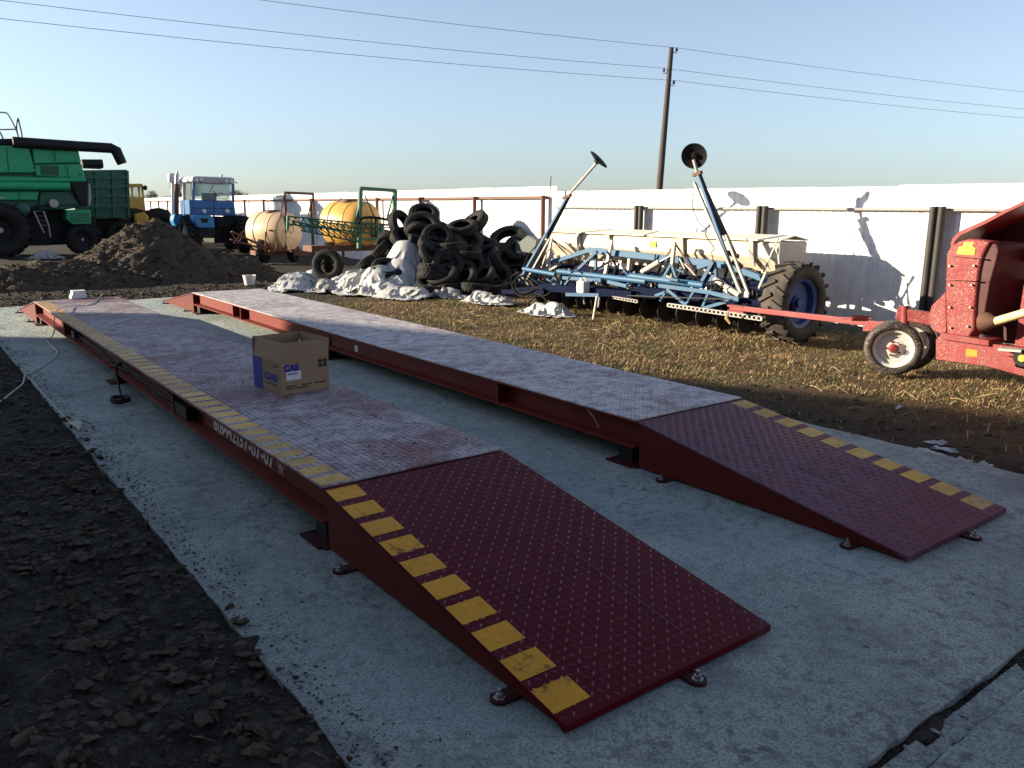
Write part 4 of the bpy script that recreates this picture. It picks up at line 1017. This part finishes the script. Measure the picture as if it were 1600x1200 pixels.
# white canister hung on the beam
cn = thing('plastic_canister', 'white plastic canister hanging on the blue beam of the seed drill', 'canister', PX(911, 447, 6.72))
c_ = PX(911, 447, 6.72); part(cn, 'body', MB().box((c_.x-.07, c_.y-.085, c_.z-.11), (c_.x+.07, c_.y+.085, c_.z+.08)), MT['whitep'], 0, bevel=.03)
part(cn, 'neck', MB().lathe([(.03,.0),(.03,.04),(0,.04)], (c_.x, c_.y+.03, c_.z+.08), (0,0,1), 12), MT['whitep'])
part(cn, 'handle', MB().path([(c_.x, c_.y-.07, c_.z+.07), (c_.x, c_.y-.05, c_.z+.12), (c_.x, c_.y, c_.z+.12), (c_.x, c_.y+.01, c_.z+.07)], .01, 6), MT['whitep'])
mb = MB().path([PX(1138,488,6.6), PX(1135,497,6.6), PX(1141,506,6.6)], [.012,.025,.012], 6)
dp('rag', mb, 'straw')

# ================================================================== RED TOWED MACHINE
rm = thing('towed_machine', 'red mud splashed towed farm machine with curved hood and small white rimmed wheels', 'farm machine', (6.5, 1.2, 0))
def rp(nm, mb, m, smooth=30, par=None, bevel=0): return part(par or rm, nm, mb, MT[m], smooth, bevel)
X = 6.28
def poly(nm, pts, X, vec, m, par=None, bevel=.012): return rp(nm, MB().prism([PX(a, b, X) for a, b in pts], vec), m, 30, par, bevel)
# narrow front housing with rounded top
poly('front_housing', [(1479,395),(1486,384),(1498,377),(1514,373),(1547,377),(1541,386),(1533,402),(1528,425),(1523,470),(1521,515),(1510,531),(1492,528),(1479,520),(1477,460)], X, (.10,-.05,0), 'red')
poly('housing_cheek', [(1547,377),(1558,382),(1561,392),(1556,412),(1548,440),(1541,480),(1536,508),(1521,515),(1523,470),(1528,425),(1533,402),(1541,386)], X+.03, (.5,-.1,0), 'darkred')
rp('warning_sticker', MB().prism([PX(a,b,X-.004) for a,b in ((1494,397),(1522,399),(1524,388),(1520,386),(1521,379),(1506,378),(1504,385),(1498,386))], (.003,0,0)), 'sticker', 0)
for a, b in (((1478,436),(1526,438)), ((1480,398),(1534,403))): rp('panel_seam', MB().bar(PX(*a,X-.006), PX(*b,X-.03), .012, .012), 'redp', 0)
for q_ in ((1484,445),(1484,480),(1485,512),(1518,445),(1516,480),(1512,510),(1484,415),(1522,415)): rp('bolt_head', MB().lathe([(0,-.012),(.010,-.012),(.010,.004)], PX(*q_,X-.012), (1,0,0), 6), 'steel', 0)
# round gearbox drum ahead of the housing
c0 = PX(1466, 488, 6.45); 
poly('gear_casing', [(1452,488),(1455,478),(1466,467),(1478,455),(1480,520),(1468,522),(1456,516),(1452,504)], 6.32, (.35,.0,0), 'red')
# roof sheet
ra = [(1484,384),(1488,372),(1498,362),(1514,355),(1540,343),(1570,328),(1612,308)]; rb = [(1612,314),(1570,334),(1540,350),(1514,362),(1500,369),(1493,377),(1490,384)]
poly('roof_sheet', ra+rb, X+.0, (1.35,0,0), 'redp', bevel=.004)
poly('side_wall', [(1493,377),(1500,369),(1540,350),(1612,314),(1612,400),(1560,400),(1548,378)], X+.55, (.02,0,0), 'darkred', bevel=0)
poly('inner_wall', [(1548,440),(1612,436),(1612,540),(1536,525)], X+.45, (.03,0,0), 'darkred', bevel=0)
poly('inner_wall', [(1600,445),(1640,430),(1640,560),(1585,540)], X+.15, (.03,0,0), 'red', bevel=0)
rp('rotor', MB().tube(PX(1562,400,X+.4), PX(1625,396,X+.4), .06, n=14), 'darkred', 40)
rp('rotor', MB().tube(PX(1552,388,X+.5), PX(1552,388,X+.5)+V(.4,0,0), .09, n=18), 'darkred', 40)
rp('grille', MB().bar(PX(1583,396,X+.5), PX(1580,436,X+.5), .02, .02).bar(PX(1592,396,X+.5), PX(1592,436,X+.5), .02, .02), 'darkred', 0)
# lower frame
poly('frame', [(1462,531),(1470,522),(1480,522),(1540,536),(1612,546),(1612,592),(1540,572),(1462,562)], X-.02, (.09,0,0), 'red', bevel=.006)
poly('frame', [(1470,520),(1545,532),(1545,541),(1470,530)], X-.05, (.3,0,0), 'redp', bevel=.004)
rp('reflector', MB().prism([PX(a,b,X-.024) for a,b in ((1509,545),(1527,547),(1527,558),(1509,556))], (.006,0,0)), 'orange', 0)
rp('frame', MB().bar((7.0, 1.9, .42), (7.0, -.6, .42), .10, .14), 'darkred', 0)
rp('bracket', MB().bar(PX(1564,545,X-.08), PX(1600,548,X-.08), .12, .02), 'greyp', 0)
rp('bracket', MB().bar(PX(1575,562,X-.06), PX(1590,566,X-.06), .08, .07), 'red', 0)
rp('pulley', MB().lathe([(0,-.03),(.035,-.03),(.075,-.03),(.075,.03),(0,.03)], PX(1600,559,X-.08), (1,0,0), 18), 'black')
rp('pulley_cap', MB().lathe([(0,-.05),(.03,-.05),(.03,.0)], PX(1600,559,X-.08), (1,0,0), 12), 'sticker')
sh = rp('drive_shaft', MB().tube(PX(1553,503,X-.04), PX(1625,482,X-.12), .038, n=14), 'pto', 40)
rp('shaft_guard', MB().lathe([(0,-.02),(.045,-.02),(.085,.05),(.09,.10),(0,.10)], PX(1552,503,X-.04), (.1,.98,-.1), 16), 'rust', 40, sh)
# tow beam, spring, caster yoke
rp('yoke_arm', MB().bar(PX(1402,489,6.3), PX(1462,499,6.38), .10, .115), 'red', 0, bevel=.01)
rp('yoke_pin', MB().tube(PX(1414,478,6.3), PX(1414,512,6.3), .042, n=14), 'redp', 40)
tb = rp('tow_beam', MB().bar(PX(1375,507,6.3), PX(1142,480,6.42), .055, .06), 'redp', 0, bevel=.006)
rp('coupling', MB().bar(PX(1352,510,6.3), PX(1385,509,6.3), .09, .09), 'red', 0, tb)
for k in range(12):
    y = PX(1333+k*2.2, 496.5+k*.15, 6.3); rp('spring_coil', MB().lathe([(.028,-.004),(.034,0),(.028,.004),(.022,0)], y, (0,1,.02), 12, True), 'redp', 40, tb)
rp('spring_rod', MB().tube(PX(1318,497,6.3), PX(1362,498,6.3), .012), 'redp', 40, tb)
rp('clevis', MB().bar(PX(1140,477,6.42), PX(1165,480,6.42), .09, .02).bar(PX(1140,485,6.42), PX(1165,488,6.42), .09, .02), 'redp', 0, tb)
def small_wheel(c, ax, R_, par=None):
    c = Vector(c); ax = Vector(ax).normalized(); ri = R_*.70
    wh = rp('wheel', MB().lathe([(0,.045),(ri*.32,.045),(ri*.36,.03),(ri*.62,.02),(ri*.66,.035),(ri*.84,.03),(ri*.88,.06),(ri*.98,.07),(ri+.006,.078),(ri+.006,-.07),(ri*.9,-.06),(ri*.85,.0),(0,.0)], c, ax, 36), 'rimw', 30)
    rp('tyre', MB().lathe(tyre_profile(R_, ri, .19), c, ax, 40, True), 'mudtyre', 40, wh)
    rp('hub', MB().lathe([(0,.085),(.022,.085),(.03,.07),(.045,.05),(.045,.0)], c, ax, 12), 'redp', 40, wh)
    x = ax.cross(V(0,0,1)).normalized(); y = ax.cross(x)
    for k in range(5):
        a = 2*math.pi*k/5; p = c+(x*math.cos(a)+y*math.sin(a))*.068+ax*.03; rp('wheel_nut', MB().lathe([(0,.022),(.012,.022),(.012,0)], p, ax, 6), 'redp', 0, wh)
MT['mudtyre'] = m_splash('muddy_tyre', (.028,.026,.025))
toC = Vector((CAM.x-6.25, CAM.y-2.3, 0)).normalized()
c1 = PX(1396, 545, 6.28); c1.z = .268
small_wheel(c1, toC, .262); small_wheel(c1-toC*.30+V(.10,-.10,0), toC, .262)
rp('caster_axle', MB().tube(c1, c1-toC*.30+V(.10,-.10,0), .03), 'redp', 40)
rp('caster_fork', MB().bar(c1-toC*.15+V(.05,-.05,0), PX(1414,500,6.34), .05, .06), 'redp', 0)
c2 = Vector((7.15, -.9, .36)); lug_wheel(rm, c2, (1,0,0), .33, .2, .26, 16, 'mudtyre', 'rimw', 'redp', rp, .01)
rp('axle', MB().bar((6.3, -.9, .36), (7.4, -.9, .36), .08, .08), 'darkred', 0)
rp('rear_body', MB().prism([(6.32, 1.02, .3), (6.32, -1.9, .3), (6.32, -2.3, 1.1), (6.32, -1.4, 1.95), (6.32, -.2, 1.98), (6.32, 1.02, 1.70)], (1.1, 0, 0)), 'red', 0, bevel=.02)

# ================================================================== FIELD SPRAYERS
def trussbar(a0, a1, b0, b1, n, r, zig=True):
    mb = MB(); a0, a1, b0, b1 = map(Vector, (a0, a1, b0, b1)); mb.tube(a0, a1, r, n=6); mb.tube(b0, b1, r, n=6)
    for k in range(n):
        t0, t1 = k/n, (k+1)/n
        mb.tube(a0.lerp(a1, t0), b0.lerp(b1, t1 if zig else t0), r*.6, n=4); mb.tube(b0.lerp(b1, t1), a0.lerp(a1, t1), r*.6, n=4)
    return mb
def tank(root, pf, c, ax, r, L, mat, capm):
    c = Vector(c); ax = Vector(ax).normalized()
    tk = pf('tank', MB().lathe([(0,-L/2),(r*.6,-L/2),(r*.9,-L*.47),(r,-L*.40),(r,L*.40),(r*.9,L*.47),(r*.6,L/2),(0,L/2)], c, ax, 36), mat, 40)
    for k in (-.22, .18): pf('tank_band', MB().lathe([(r+.001,k*L-.02),(r+.012,k*L-.014),(r+.012,k*L+.014),(r+.001,k*L+.02)], c, ax, 36), mat, 40, tk)
    pf('filler_cap', MB().lathe([(0,.05),(.2,.05),(.22,.0),(.22,-.06)], c+V(0,0,r), (0,0,1), 18), capm, 40, tk)
    pf('round_mark', MB().lathe([(.09,.004),(.11,.004),(.11,-.02)], c+ax*(L/2)+V(0,0,r*.15), ax, 20), 'rust', 40, tk)
vd = _f.copy(); vd.z = 0; vd.normalize()
# rusty one with the milky tank
Y = 20.6; o_ = PY(430, 400, Y)
sA = thing('field_sprayer', 'field sprayer with milky tank and rusty hoop frame beside the blue tractor', 'sprayer', (o_.x, o_.y, 0))
def pA(nm, mb, m, smooth=30, par=None, bevel=0): return part(par or sA, nm, mb, MT[m], smooth, bevel)
tank(sA, pA, PY(428, 362, Y+.3), _r0*.9-vd*.45, .55, 1.25, 'tankw', 'rust')
for a, b, r in (((445,301),(447,392),.035), ((489,303),(491,345),.035), ((444,301),(490,303),.035), ((443,306),(431,390),.02), ((487,310),(480,345),.02), ((420,360),(446,362),.025), ((362,362),(418,388),.03), ((360,374),(415,390),.025), ((365,380),(382,360),.015), ((420,392),(470,390),.03), ((415,362),(415,392),.025), ((360,362),(372,378),.015), ((380,368),(372,380),.015), ((395,374),(390,384),.015)):
    pA('frame_tube', MB().tube(PY(*a,Y-.35), PY(*b,Y-.35), r, n=8), 'rust', 40)
pA('chassis', MB().bar(PY(395,395,Y+.3), PY(480,395,Y+.2), .5, .12), 'rust', 0)
pA('hose', MB().path(smooth_path([PY(450,358,Y-.5), PY(446,372,Y-.5), PY(449,385,Y-.5), PY(455,394,Y-.5)], 5), .025, 7), 'pto', 60)
for px in (412, 458):
    c = PY(px, 398, Y+.2); c.z = .36; lug_wheel(sA, c, _r0, .34, .2, .2, 16, 'rubber', 'rust', 'rust', pA, .012)
# green one with the yellow tank
Y = 16.5; o_ = PY(560, 400, Y)
sB = thing('field_sprayer', 'field sprayer with yellow tank, green hoop frame and folded lattice booms', 'sprayer', (o_.x, o_.y, 0))
def pB(nm, mb, m, smooth=30, par=None, bevel=0): return part(par or sB, nm, mb, MT[m], smooth, bevel)
tank(sB, pB, PY(548, 350, Y+.3), _r0*.85-vd*.55, .54, 1.22, 'tanky', 'rust')
for a, b, r, m in (((563,294),(561,388),.055,'greenf'), ((617,298),(616,348),.055,'greenf'), ((562,294),(618,298),.05,'greenf'), ((566,302),(550,366),.02,'greenf'), ((570,305),(585,340),.015,'post'), ((614,305),(604,345),.02,'greenf'), ((556,348),(612,352),.03,'post'), ((588,340),(590,372),.045,'greenf'), ((560,372),(606,376),.03,'greenf'), ((552,356),(612,356),.02,'rust'), ((596,352),(596,378),.04,'greenf'), ((612,348),(612,368),.03,'greenf')):
    pB('frame_tube', MB().bar(PY(*a,Y-.4), PY(*b,Y-.4), r*1.6, r*1.6), m, 0)
pB('hose', MB().path(smooth_path([PY(560,350,Y-.5), PY(566,341,Y-.5), PY(585,340,Y-.5), PY(606,344,Y-.5), PY(611,352,Y-.5)], 5), .03, 7), 'cable', 60)
for (a0, a1, b0, b1, n, dy, m) in (((449,338),(590,352),(449,350),(590,366),13,-.5,'greenf'), ((455,345),(560,368),(470,360),(560,378),10,-.7,'greenf'), ((480,344),(606,360),(490,352),(606,372),12,-.25,'greenf')):
    pB('folded_boom', trussbar(PY(*a0,Y+dy), PY(*a1,Y+dy), PY(*b0,Y+dy), PY(*b1,Y+dy), n, .02), m, 40)
pB('boom_post', MB().bar(PY(450,337,Y-.5), PY(449,360,Y-.5), .05, .05), 'greenf', 0)
pB('chassis', MB().bar(PY(480,388,Y+.2), PY(606,386,Y+.2), .5, .14), 'rust', 0)
for px in (515, 595):
    c = PY(px, 392, Y+.2); c.z = .38; lug_wheel(sB, c, _r0, .36, .2, .22, 16, 'rubber', 'greenf', 'rust', pB, .012)

# ================================================================== BLUE TRACTOR
Y = 27.0; o_ = PY(335, 395, Y)
tr_ = thing('articulated_tractor', 'blue articulated tractor with white cab roof and upright exhaust', 'tractor', (o_.x, o_.y, 0))
def pT(nm, mb, m, smooth=30, par=None, bevel=0): return part(par or tr_, nm, mb, MT[m], smooth, bevel)
def tp_(nm, pts, y, dep, m, par=None, bevel=.015): return pT(nm, MB().prism([PY(a,b,y) for a, b in pts], (0,dep,0)), m, 30, par, bevel)
# cab: lower body, posts, roof, glass
cab = tp_('cab', [(301,312),(366,314),(369,338),(302,336)], Y, 1.5, 'tblue', bevel=.03)
tp_('roof', [(300,284),(300,279),(304,275),(362,277),(367,281),(367,288)], Y-.12, 1.75, 'roofw', cab, .04)
tp_('light_strip', [(301,276.5),(366,278.5),(366,286),(301,284)], Y-.135, .012, 'greyp', cab, .003)
for px, py in ((307,281.3),(314.5,281.2),(353.5,283),(361.5,283.3)):
    pT('roof_lamp', MB().lathe([(0,-.05),(.05,-.045),(.065,-.02),(.07,.0),(0,0)], PY(px,py,Y-.15), (0,1,0), 14), 'lamp', 40, cab)
for pts in ([(301,284),(304.5,284),(304.5,313),(301,313)], [(363,287),(366.5,287),(366.5,315),(363.5,315)]):
    tp_('cab_post', pts, Y+.0, .08, 'tblue', cab, .01); tp_('cab_post', pts, Y+1.4, .08, 'roofw', cab, .01)
pT('windscreen', MB().prism([PY(a,b,Y+.03) for a, b in ((304,286),(364,288),(364,313.5),(304,311.5))], (0,.008,0)), 'glass', 0, cab)
pT('rear_window', MB().prism([PY(a,b,Y+1.44) for a, b in ((302,287),(359,288),(359,313.5),(302,311.5))], (0,.008,0)), 'glass', 0, cab)
a, b = PY(301.5, 286, Y+.1), PY(301.5, 312, Y+.1)
pT('side_window', MB().prism([a, a+V(0,1.28,0), V(b.x, b.y+1.28, b.z), b], (.008,0,0)), 'glass', 0, cab)
pT('wiper', MB().bar(PY(333,290,Y-.01), PY(328,300,Y-.01), .012, .02).bar(PY(333,298,Y-.01), PY(340,306,Y-.01), .012, .02), 'black', 0, cab)
pT('seat', MB().box(PY(318,314,Y+.7), PY(335,302,Y+.9)), 'black', 0, cab); pT('steering_wheel', MB().lathe([(.19,-.012),(.205,0),(.19,.012),(.175,0)], PY(347,306,Y+.5), (.0,-.5,.85), 20, True), 'black', 40, cab)
pT('mirror', MB().bar(PY(367,285,Y-.05), PY(371,286,Y-.05), .02, .03), 'black', 0, cab)
pT('beacon', MB().tube(PY(346,277,Y+.3), PY(346,272.5,Y+.3), .05), 'lamp', 40, cab)
# exhaust and air cleaner
ex = pT('exhaust_stack', MB().tube(PY(276,335,Y+.6), PY(276,287,Y+.6), .075, n=14), 'rust', 40)
pT('exhaust_tip', MB().path([PY(276,289,Y+.6), PY(276.5,275,Y+.6), PY(277,267,Y+.6)], [.075,.07,.02], 14), 'steel', 40, ex)
pT('air_cleaner', MB().lathe([(0,0),(.16,0),(.17,.04),(.17,.22),(.13,.3),(0,.31)], PY(270,285,Y+1.4), (0,0,1), 16), 'roofw', 40)
pT('intake_pipe', MB().tube(PY(270,285,Y+1.4), PY(270,335,Y+1.4), .06), 'roofw', 40)
tp_('door', [(285,286),(299,285),(299,337),(287,337)], Y+1.0, .05, 'roofw', cab, .01)
# fenders and hood
fd = tp_('fender', [(302,345),(304,338),(312,336),(328,336),(335,340),(337,357),(309,357)], Y-1.05, .85, 'tbluel', None, .05)
pT('fender_panel', MB().prism([PY(a,b,Y-1.06) for a, b in ((313,341),(326,341),(324,348),(316,348))], (0,.02,0)), 'black', 0, fd)
tp_('fender', [(272,345),(274,335),(285,334),(291,340),(288,354),(276,354)], Y+.6, .6, 'tbluel', None, .05)
tp_('step_box', [(309,357.5),(336,357.5),(336,372),(310,372)], Y-1.0, .8, 'black', None, .02)
tp_('hood', [(338,338),(369,339),(372,352),(338,352)], Y-.5, .5, 'blued', None, .02)
tp_('side_tank', [(376,340),(396,339),(398,360),(374,362)], Y-.2, .7, 'tblue', None, .06)
tp_('chassis', [(335,352),(378,354),(378,380),(335,380)], Y-.2, 2.0, 'black', None, .02)
for px, dy in ((297,-.35),(376,-.35),(290,2.4),(362,2.4)):
    c = PY(px, 362, Y+dy); c.z = .62
    lug_wheel(tr_, c, (1,.0,0), .58, .32, .42, 20, 'rubber', 'roofw', 'tbluel', pT, .05)

for k in range(5): pT('grille_slat', MB().bar(PY(341,341+k*2.2,Y-.52), PY(367,341.5+k*2.2,Y-.52), .02, .03), 'black', 0)
pT('panel_seam', MB().bar(PY(334,313,Y-.005), PY(335,337,Y-.005), .012, .014), 'blued', 0); pT('panel_seam', MB().bar(PY(302,325,Y-.005), PY(367,326,Y-.005), .012, .014), 'blued', 0)
pT('door_handle', MB().bar(PY(293,318,Y+.98), PY(297,318,Y+.98), .03, .04), 'black', 0)
for px in (319, 355): pT('work_lamp', MB().lathe([(0,-.05),(.07,-.04),(.08,0),(0,0)], PY(px,330,Y-.02), (0,1,0), 14), 'lamp', 40)
for k in range(3): pT('hose', MB().path(smooth_path([PY(345+k*6,352,Y-.55), PY(350+k*6,360,Y-.8), PY(358+k*5,364+k,Y-.7), PY(364+k*4,356,Y-.5)], 4), .03, 6), 'cable', 60)

# ================================================================== COMBINE HARVESTER
Y = 27.4; o_ = PY(40, 398, Y)
cb = thing('combine_harvester', 'green combine harvester with dark unloading auger standing behind the earth heap', 'combine', (o_.x, o_.y, 0))
def pC(nm, mb, m, smooth=30, par=None, bevel=0): return part(par or cb, nm, mb, MT[m], smooth, bevel)
def cp(nm, pts, y, dep, m, par=None, bevel=.03): return pC(nm, MB().prism([PY(a,b,y) for a, b in pts], (0,dep,0)), m, 30, par, bevel)
cp('body', [(-90,230),(120,233),(133,280),(136,322),(100,328),(-90,326)], Y+.12, 2.5, 'greend', None, .04)
cp('side_panel', [(-80,229),(44,227),(55,268),(50,270),(-80,270)], Y-.05, .17, 'green')
cp('side_panel', [(49,226),(122,233),(127,254),(53,256)], Y, .12, 'green')
cp('side_panel', [(53.5,257.5),(127.5,256),(133,279),(56,275)], Y, .12, 'green')
cp('ledge', [(-80,274),(134,278),(135,284),(-80,283)], Y-.10, .25, 'green')
pC('side_tube', MB().tube(PY(-80,290,Y-.12), PY(109,291,Y-.12), .13, n=20), 'green', 40)
cp('lower_panel', [(-80,299),(61,299),(58,313),(-80,313)], Y-.04, .18, 'green')
cp('lower_panel', [(63,299),(104,298),(128,320),(60,322)], Y+.02, .12, 'greend')
cp('straw_hood', [(108,283),(138,281),(137,321),(126,320)], Y-.08, .2, 'black')
cp('edge_strip', [(138.5,287),(140.5,287),(143,310),(140,322),(138.5,321)], Y-.1, .05, 'greyp', None, .005)
cp('chopper', [(104,330),(141,328),(143,350),(113,351),(104,342)], Y-.05, 1.9, 'green')
cp('undercarriage_shade', [(-80,326),(104,328),(150,340),(150,380),(60,384),(-80,384)], Y+.7, 1.4, 'black', None, .02)  # black belly block, extended downwards to stand for the shade under the combine
cp('grain_tank_top', [(-80,218),(44,216),(44,226),(-80,228)], Y+.2, 2.2, 'black')
cp('grain_tank_top', [(48,217),(90,221),(122,226),(122,232),(50,226)], Y+.2, 2.2, 'black')
au = pC('unloading_auger', MB().path([PY(20,222,Y-.1), PY(122,228.5,Y-.1), PY(174,231.5,Y-.1), PY(181,235,Y-.1), PY(191,256,Y-.1)], [.16,.155,.155,.17,.15], 16), 'black', 50)
for a in ([(-30,178),(-4,176),(8,176),(14,181),(25,203),(32,227)], [(-30,203),(26,202)], [(0,206),(9,227)], [(27,186),(26,203),(33,227)], [(28,184),(34,210),(34,227)]):
    pC('handrail', MB().path(smooth_path([PY(x,y,Y+.3) for x, y in a], 4) if len(a) > 2 else [PY(x,y,Y+.3) for x, y in a], .022, 8), 'greyp' if a[0][0] < 0 else 'greenf', 50)
ld = trussbar(PY(53,330,Y-.3), PY(63,352,Y-.3), PY(68,330,Y-.3), PY(76,352,Y-.3), 3, .022, False); ld.tube(PY(63,352,Y-.3), PY(69,364,Y-.3), .022, n=6).tube(PY(76,352,Y-.3), PY(79,370,Y-.3), .022, n=6)
pC('ladder', ld, 'steel', 40)
pC('drive_belt_wheel', MB().lathe([(0,-.06),(.16,-.06),(.2,-.03),(.2,.03),(0,.03)], PY(36,327,Y-.1), (0,1,0), 20), 'greend', 40)
for px, r, dy in ((2,.80,-.25),(128,.48,.1),(2,.80,2.2),(128,.48,1.9)):
    c = PY(px, 370, Y+dy); c.z = r+.02; lug_wheel(cb, c, (0,1,0), r-.04, r*.52, .5 if r > .6 else .3, 20, 'rubber', 'rubber' if r > .6 else 'black', 'greyp', pC, .045)
p_ = PY(68, 382, Y-1.0)
film('plastic_sack', (p_.x, p_.y), .5, .3, 0, [(0,0,.22,.6)], 44.0, MT['tarpg'], 'grey plastic sheet on the ground below the combine ladder', .08, n=26, cat='plastic sack')['group'] = 'sheets lying by the combine'

for k in range(7): pC('louvre', MB().bar(PY(64,259.5+k*2.1,Y-.015), PY(92,260.3+k*2.1,Y-.015), .03, .035), 'greend', 0)
for x0_, y0_, x1_, y1_ in ((84,229,88,254), (104,257,108,277), (10,229,14,268), (-20,300,-20,312), (30,300,30,312)): pC('panel_seam', MB().bar(PY(x0_,y0_,Y-.055), PY(x1_,y1_,Y-.055), .02, .025), 'greend', 0)
for x_, y_ in ((50,240),(50,262),(118,250),(124,272),(60,230)): pC('latch', MB().bar(PY(x_-1,y_,Y-.06), PY(x_+2,y_,Y-.06), .03, .03), 'black', 0)
pC('decal_stripe', MB().prism([PY(a,b,Y-.045) for a, b in ((-20,307.5),(7,308.5),(5,310),(-20,310))], (0,.004,0)), 'sticker', 0)
for k in range(4): pC('hose', MB().path(smooth_path([PY(30+k*9,324,Y-.1), PY(34+k*9,334+k,Y-.15), PY(44+k*9,338-k*2,Y-.1), PY(50+k*8,330,Y)], 4), .025, 6), 'cable', 60)
pC('drive_belt', MB().tube(PY(36,327,Y-.12), PY(84,318,Y-.12), .025), 'black')
pC('drive_pulley', MB().lathe([(0,-.05),(.12,-.05),(.14,0),(0,.02)], PY(84,318,Y-.1), (0,1,0), 16), 'greyp', 40)
for k in range(5): pC('chopper_slat', MB().bar(PY(110,334+k*3,Y-.06), PY(140,333+k*3,Y-.06), .02, .03), 'greend', 0)
# green box trailer
Y = 31.0; o_ = PY(168, 390, Y)
tl = thing('box_trailer', 'dark green high sided trailer behind the combine harvester', 'trailer', (o_.x, o_.y, 0))
def pL(nm, mb, m, smooth=30, par=None, bevel=0): return part(par or tl, nm, mb, MT[m], smooth, bevel)
bd_ = pL('box', MB().prism([PY(a,b,Y) for a, b in ((112,266),(199,265),(204,341),(118,343))], (0,2.3,0)), 'greend', 0, None, .03)
for y in (277, 291.5, 306, 322): pL('side_rib', MB().bar(PY(114,y,Y-.04), PY(201,y,Y-.04), .08, .10), 'greend', 0, bd_)
for x in (150, 176, 199): pL('side_rib', MB().bar(PY(x,267,Y-.05), PY(x+2,340,Y-.05), .08, .09, (0,1,0)), 'greend', 0, bd_)
pL('rolled_cover', MB().tube(PY(128,256,Y+.4), PY(160,256,Y+.4), .16, n=14), 'black', 40)
pL('cover_frame', MB().bar(PY(130,262,Y+.3), PY(158,263,Y+.3), .04, .06), 'black', 0)
pL('chassis', MB().prism([PY(112,344,Y+.6), PY(204,342,Y+.6), PY(206,372,Y+.6), PY(112,374,Y+.6)], (0,1.2,0)), 'black', 0)  # black chassis block, made deeper to stand for shade beneath the box
for px, dy in ((135,.2),(188,.2),(135,2.0),(188,2.0)):
    c = PY(px, 365, Y+dy); c.z = .5; lug_wheel(tl, c, (0,1,0), .47, .27, .28, 16, 'rubber', 'black', 'rust', pL, .015)

# yellow tractor
Y = 34.0; o_ = PY(222, 380, Y)
yt = thing('articulated_tractor', 'yellow tractor with boxy cab and rounded hood behind the green trailer', 'tractor', (o_.x, o_.y, 0))
def pY_(nm, mb, m, smooth=30, par=None, bevel=0): return part(par or yt, nm, mb, MT[m], smooth, bevel)
def yp(nm, pts, y, dep, m, par=None, bevel=.03): return pY_(nm, MB().prism([PY(a,b,y) for a, b in pts], (0,dep,0)), m, 30, par, bevel)
cbn = yp('cab', [(196,308),(225,308),(228,329),(196,329)], Y, 1.6, 'tyel')
yp('roof', [(195,287),(222,287),(224,290),(224,292),(195,292)], Y-.05, 1.7, 'tyel', cbn)
for pts in ([(205,291),(208,291),(208,309),(205,309)], [(216,291),(219,291),(219,309),(216,309)], [(221.5,291),(224,291),(225.5,309),(222.5,309)]): 
    yp('cab_post', pts, Y+.02, .1, 'tyel', cbn, .005); yp('cab_post', pts, Y+1.45, .1, 'tyel', cbn, .005)
pY_('side_window', MB().prism([PY(a,b,Y+.06) for a, b in ((196,292),(223,292),(224,308),(196,308))], (0,.008,0)), 'glass', 0, cbn)
pY_('mirror', MB().lathe([(0,-.1),(.06,-.08),(.08,0),(.06,.08),(0,.1)], PY(227,293.5,Y-.1), (0,0,1), 10), 'black', 40, cbn)
yp('hood', [(228,334),(231,328.5),(253,328),(257,334),(259,346),(230,350)], Y-.2, 1.2, 'tyel', None, .08)
yp('fender', [(210,334),(226,331),(234,340),(230,352),(212,350)], Y-.5, .5, 'tyel', None, .06)
yp('chassis', [(196,345),(258,345),(258,362),(196,362)], Y+.2, 1.4, 'black')
for px, dy in ((210,-.2),(250,-.2),(210,1.7),(250,1.7)):
    c = PY(px, 365, Y+dy); c.z = .72; lug_wheel(yt, c, (0,1,0), .69, .36, .45, 18, 'rubber', 'black', 'rust', pY_, .05)
# dark shed roof beyond the fence
p = CAM+ray(283, 312)*75
shd = thing('far_shed', 'low shed with dark flat roof beyond the fence behind the tractors', 'shed', (p.x, p.y, 0), -YAW)
part(shd, 'wall', MB().box((p.x-1.2, p.y, -.1), (p.x+6, p.y+3, 1.95)), MT['brick'], 0)
part(shd, 'roof', MB().box((p.x-1.4, p.y-.3, 1.95), (p.x+6.2, p.y+3.3, 2.3)), MT['black'], 0)
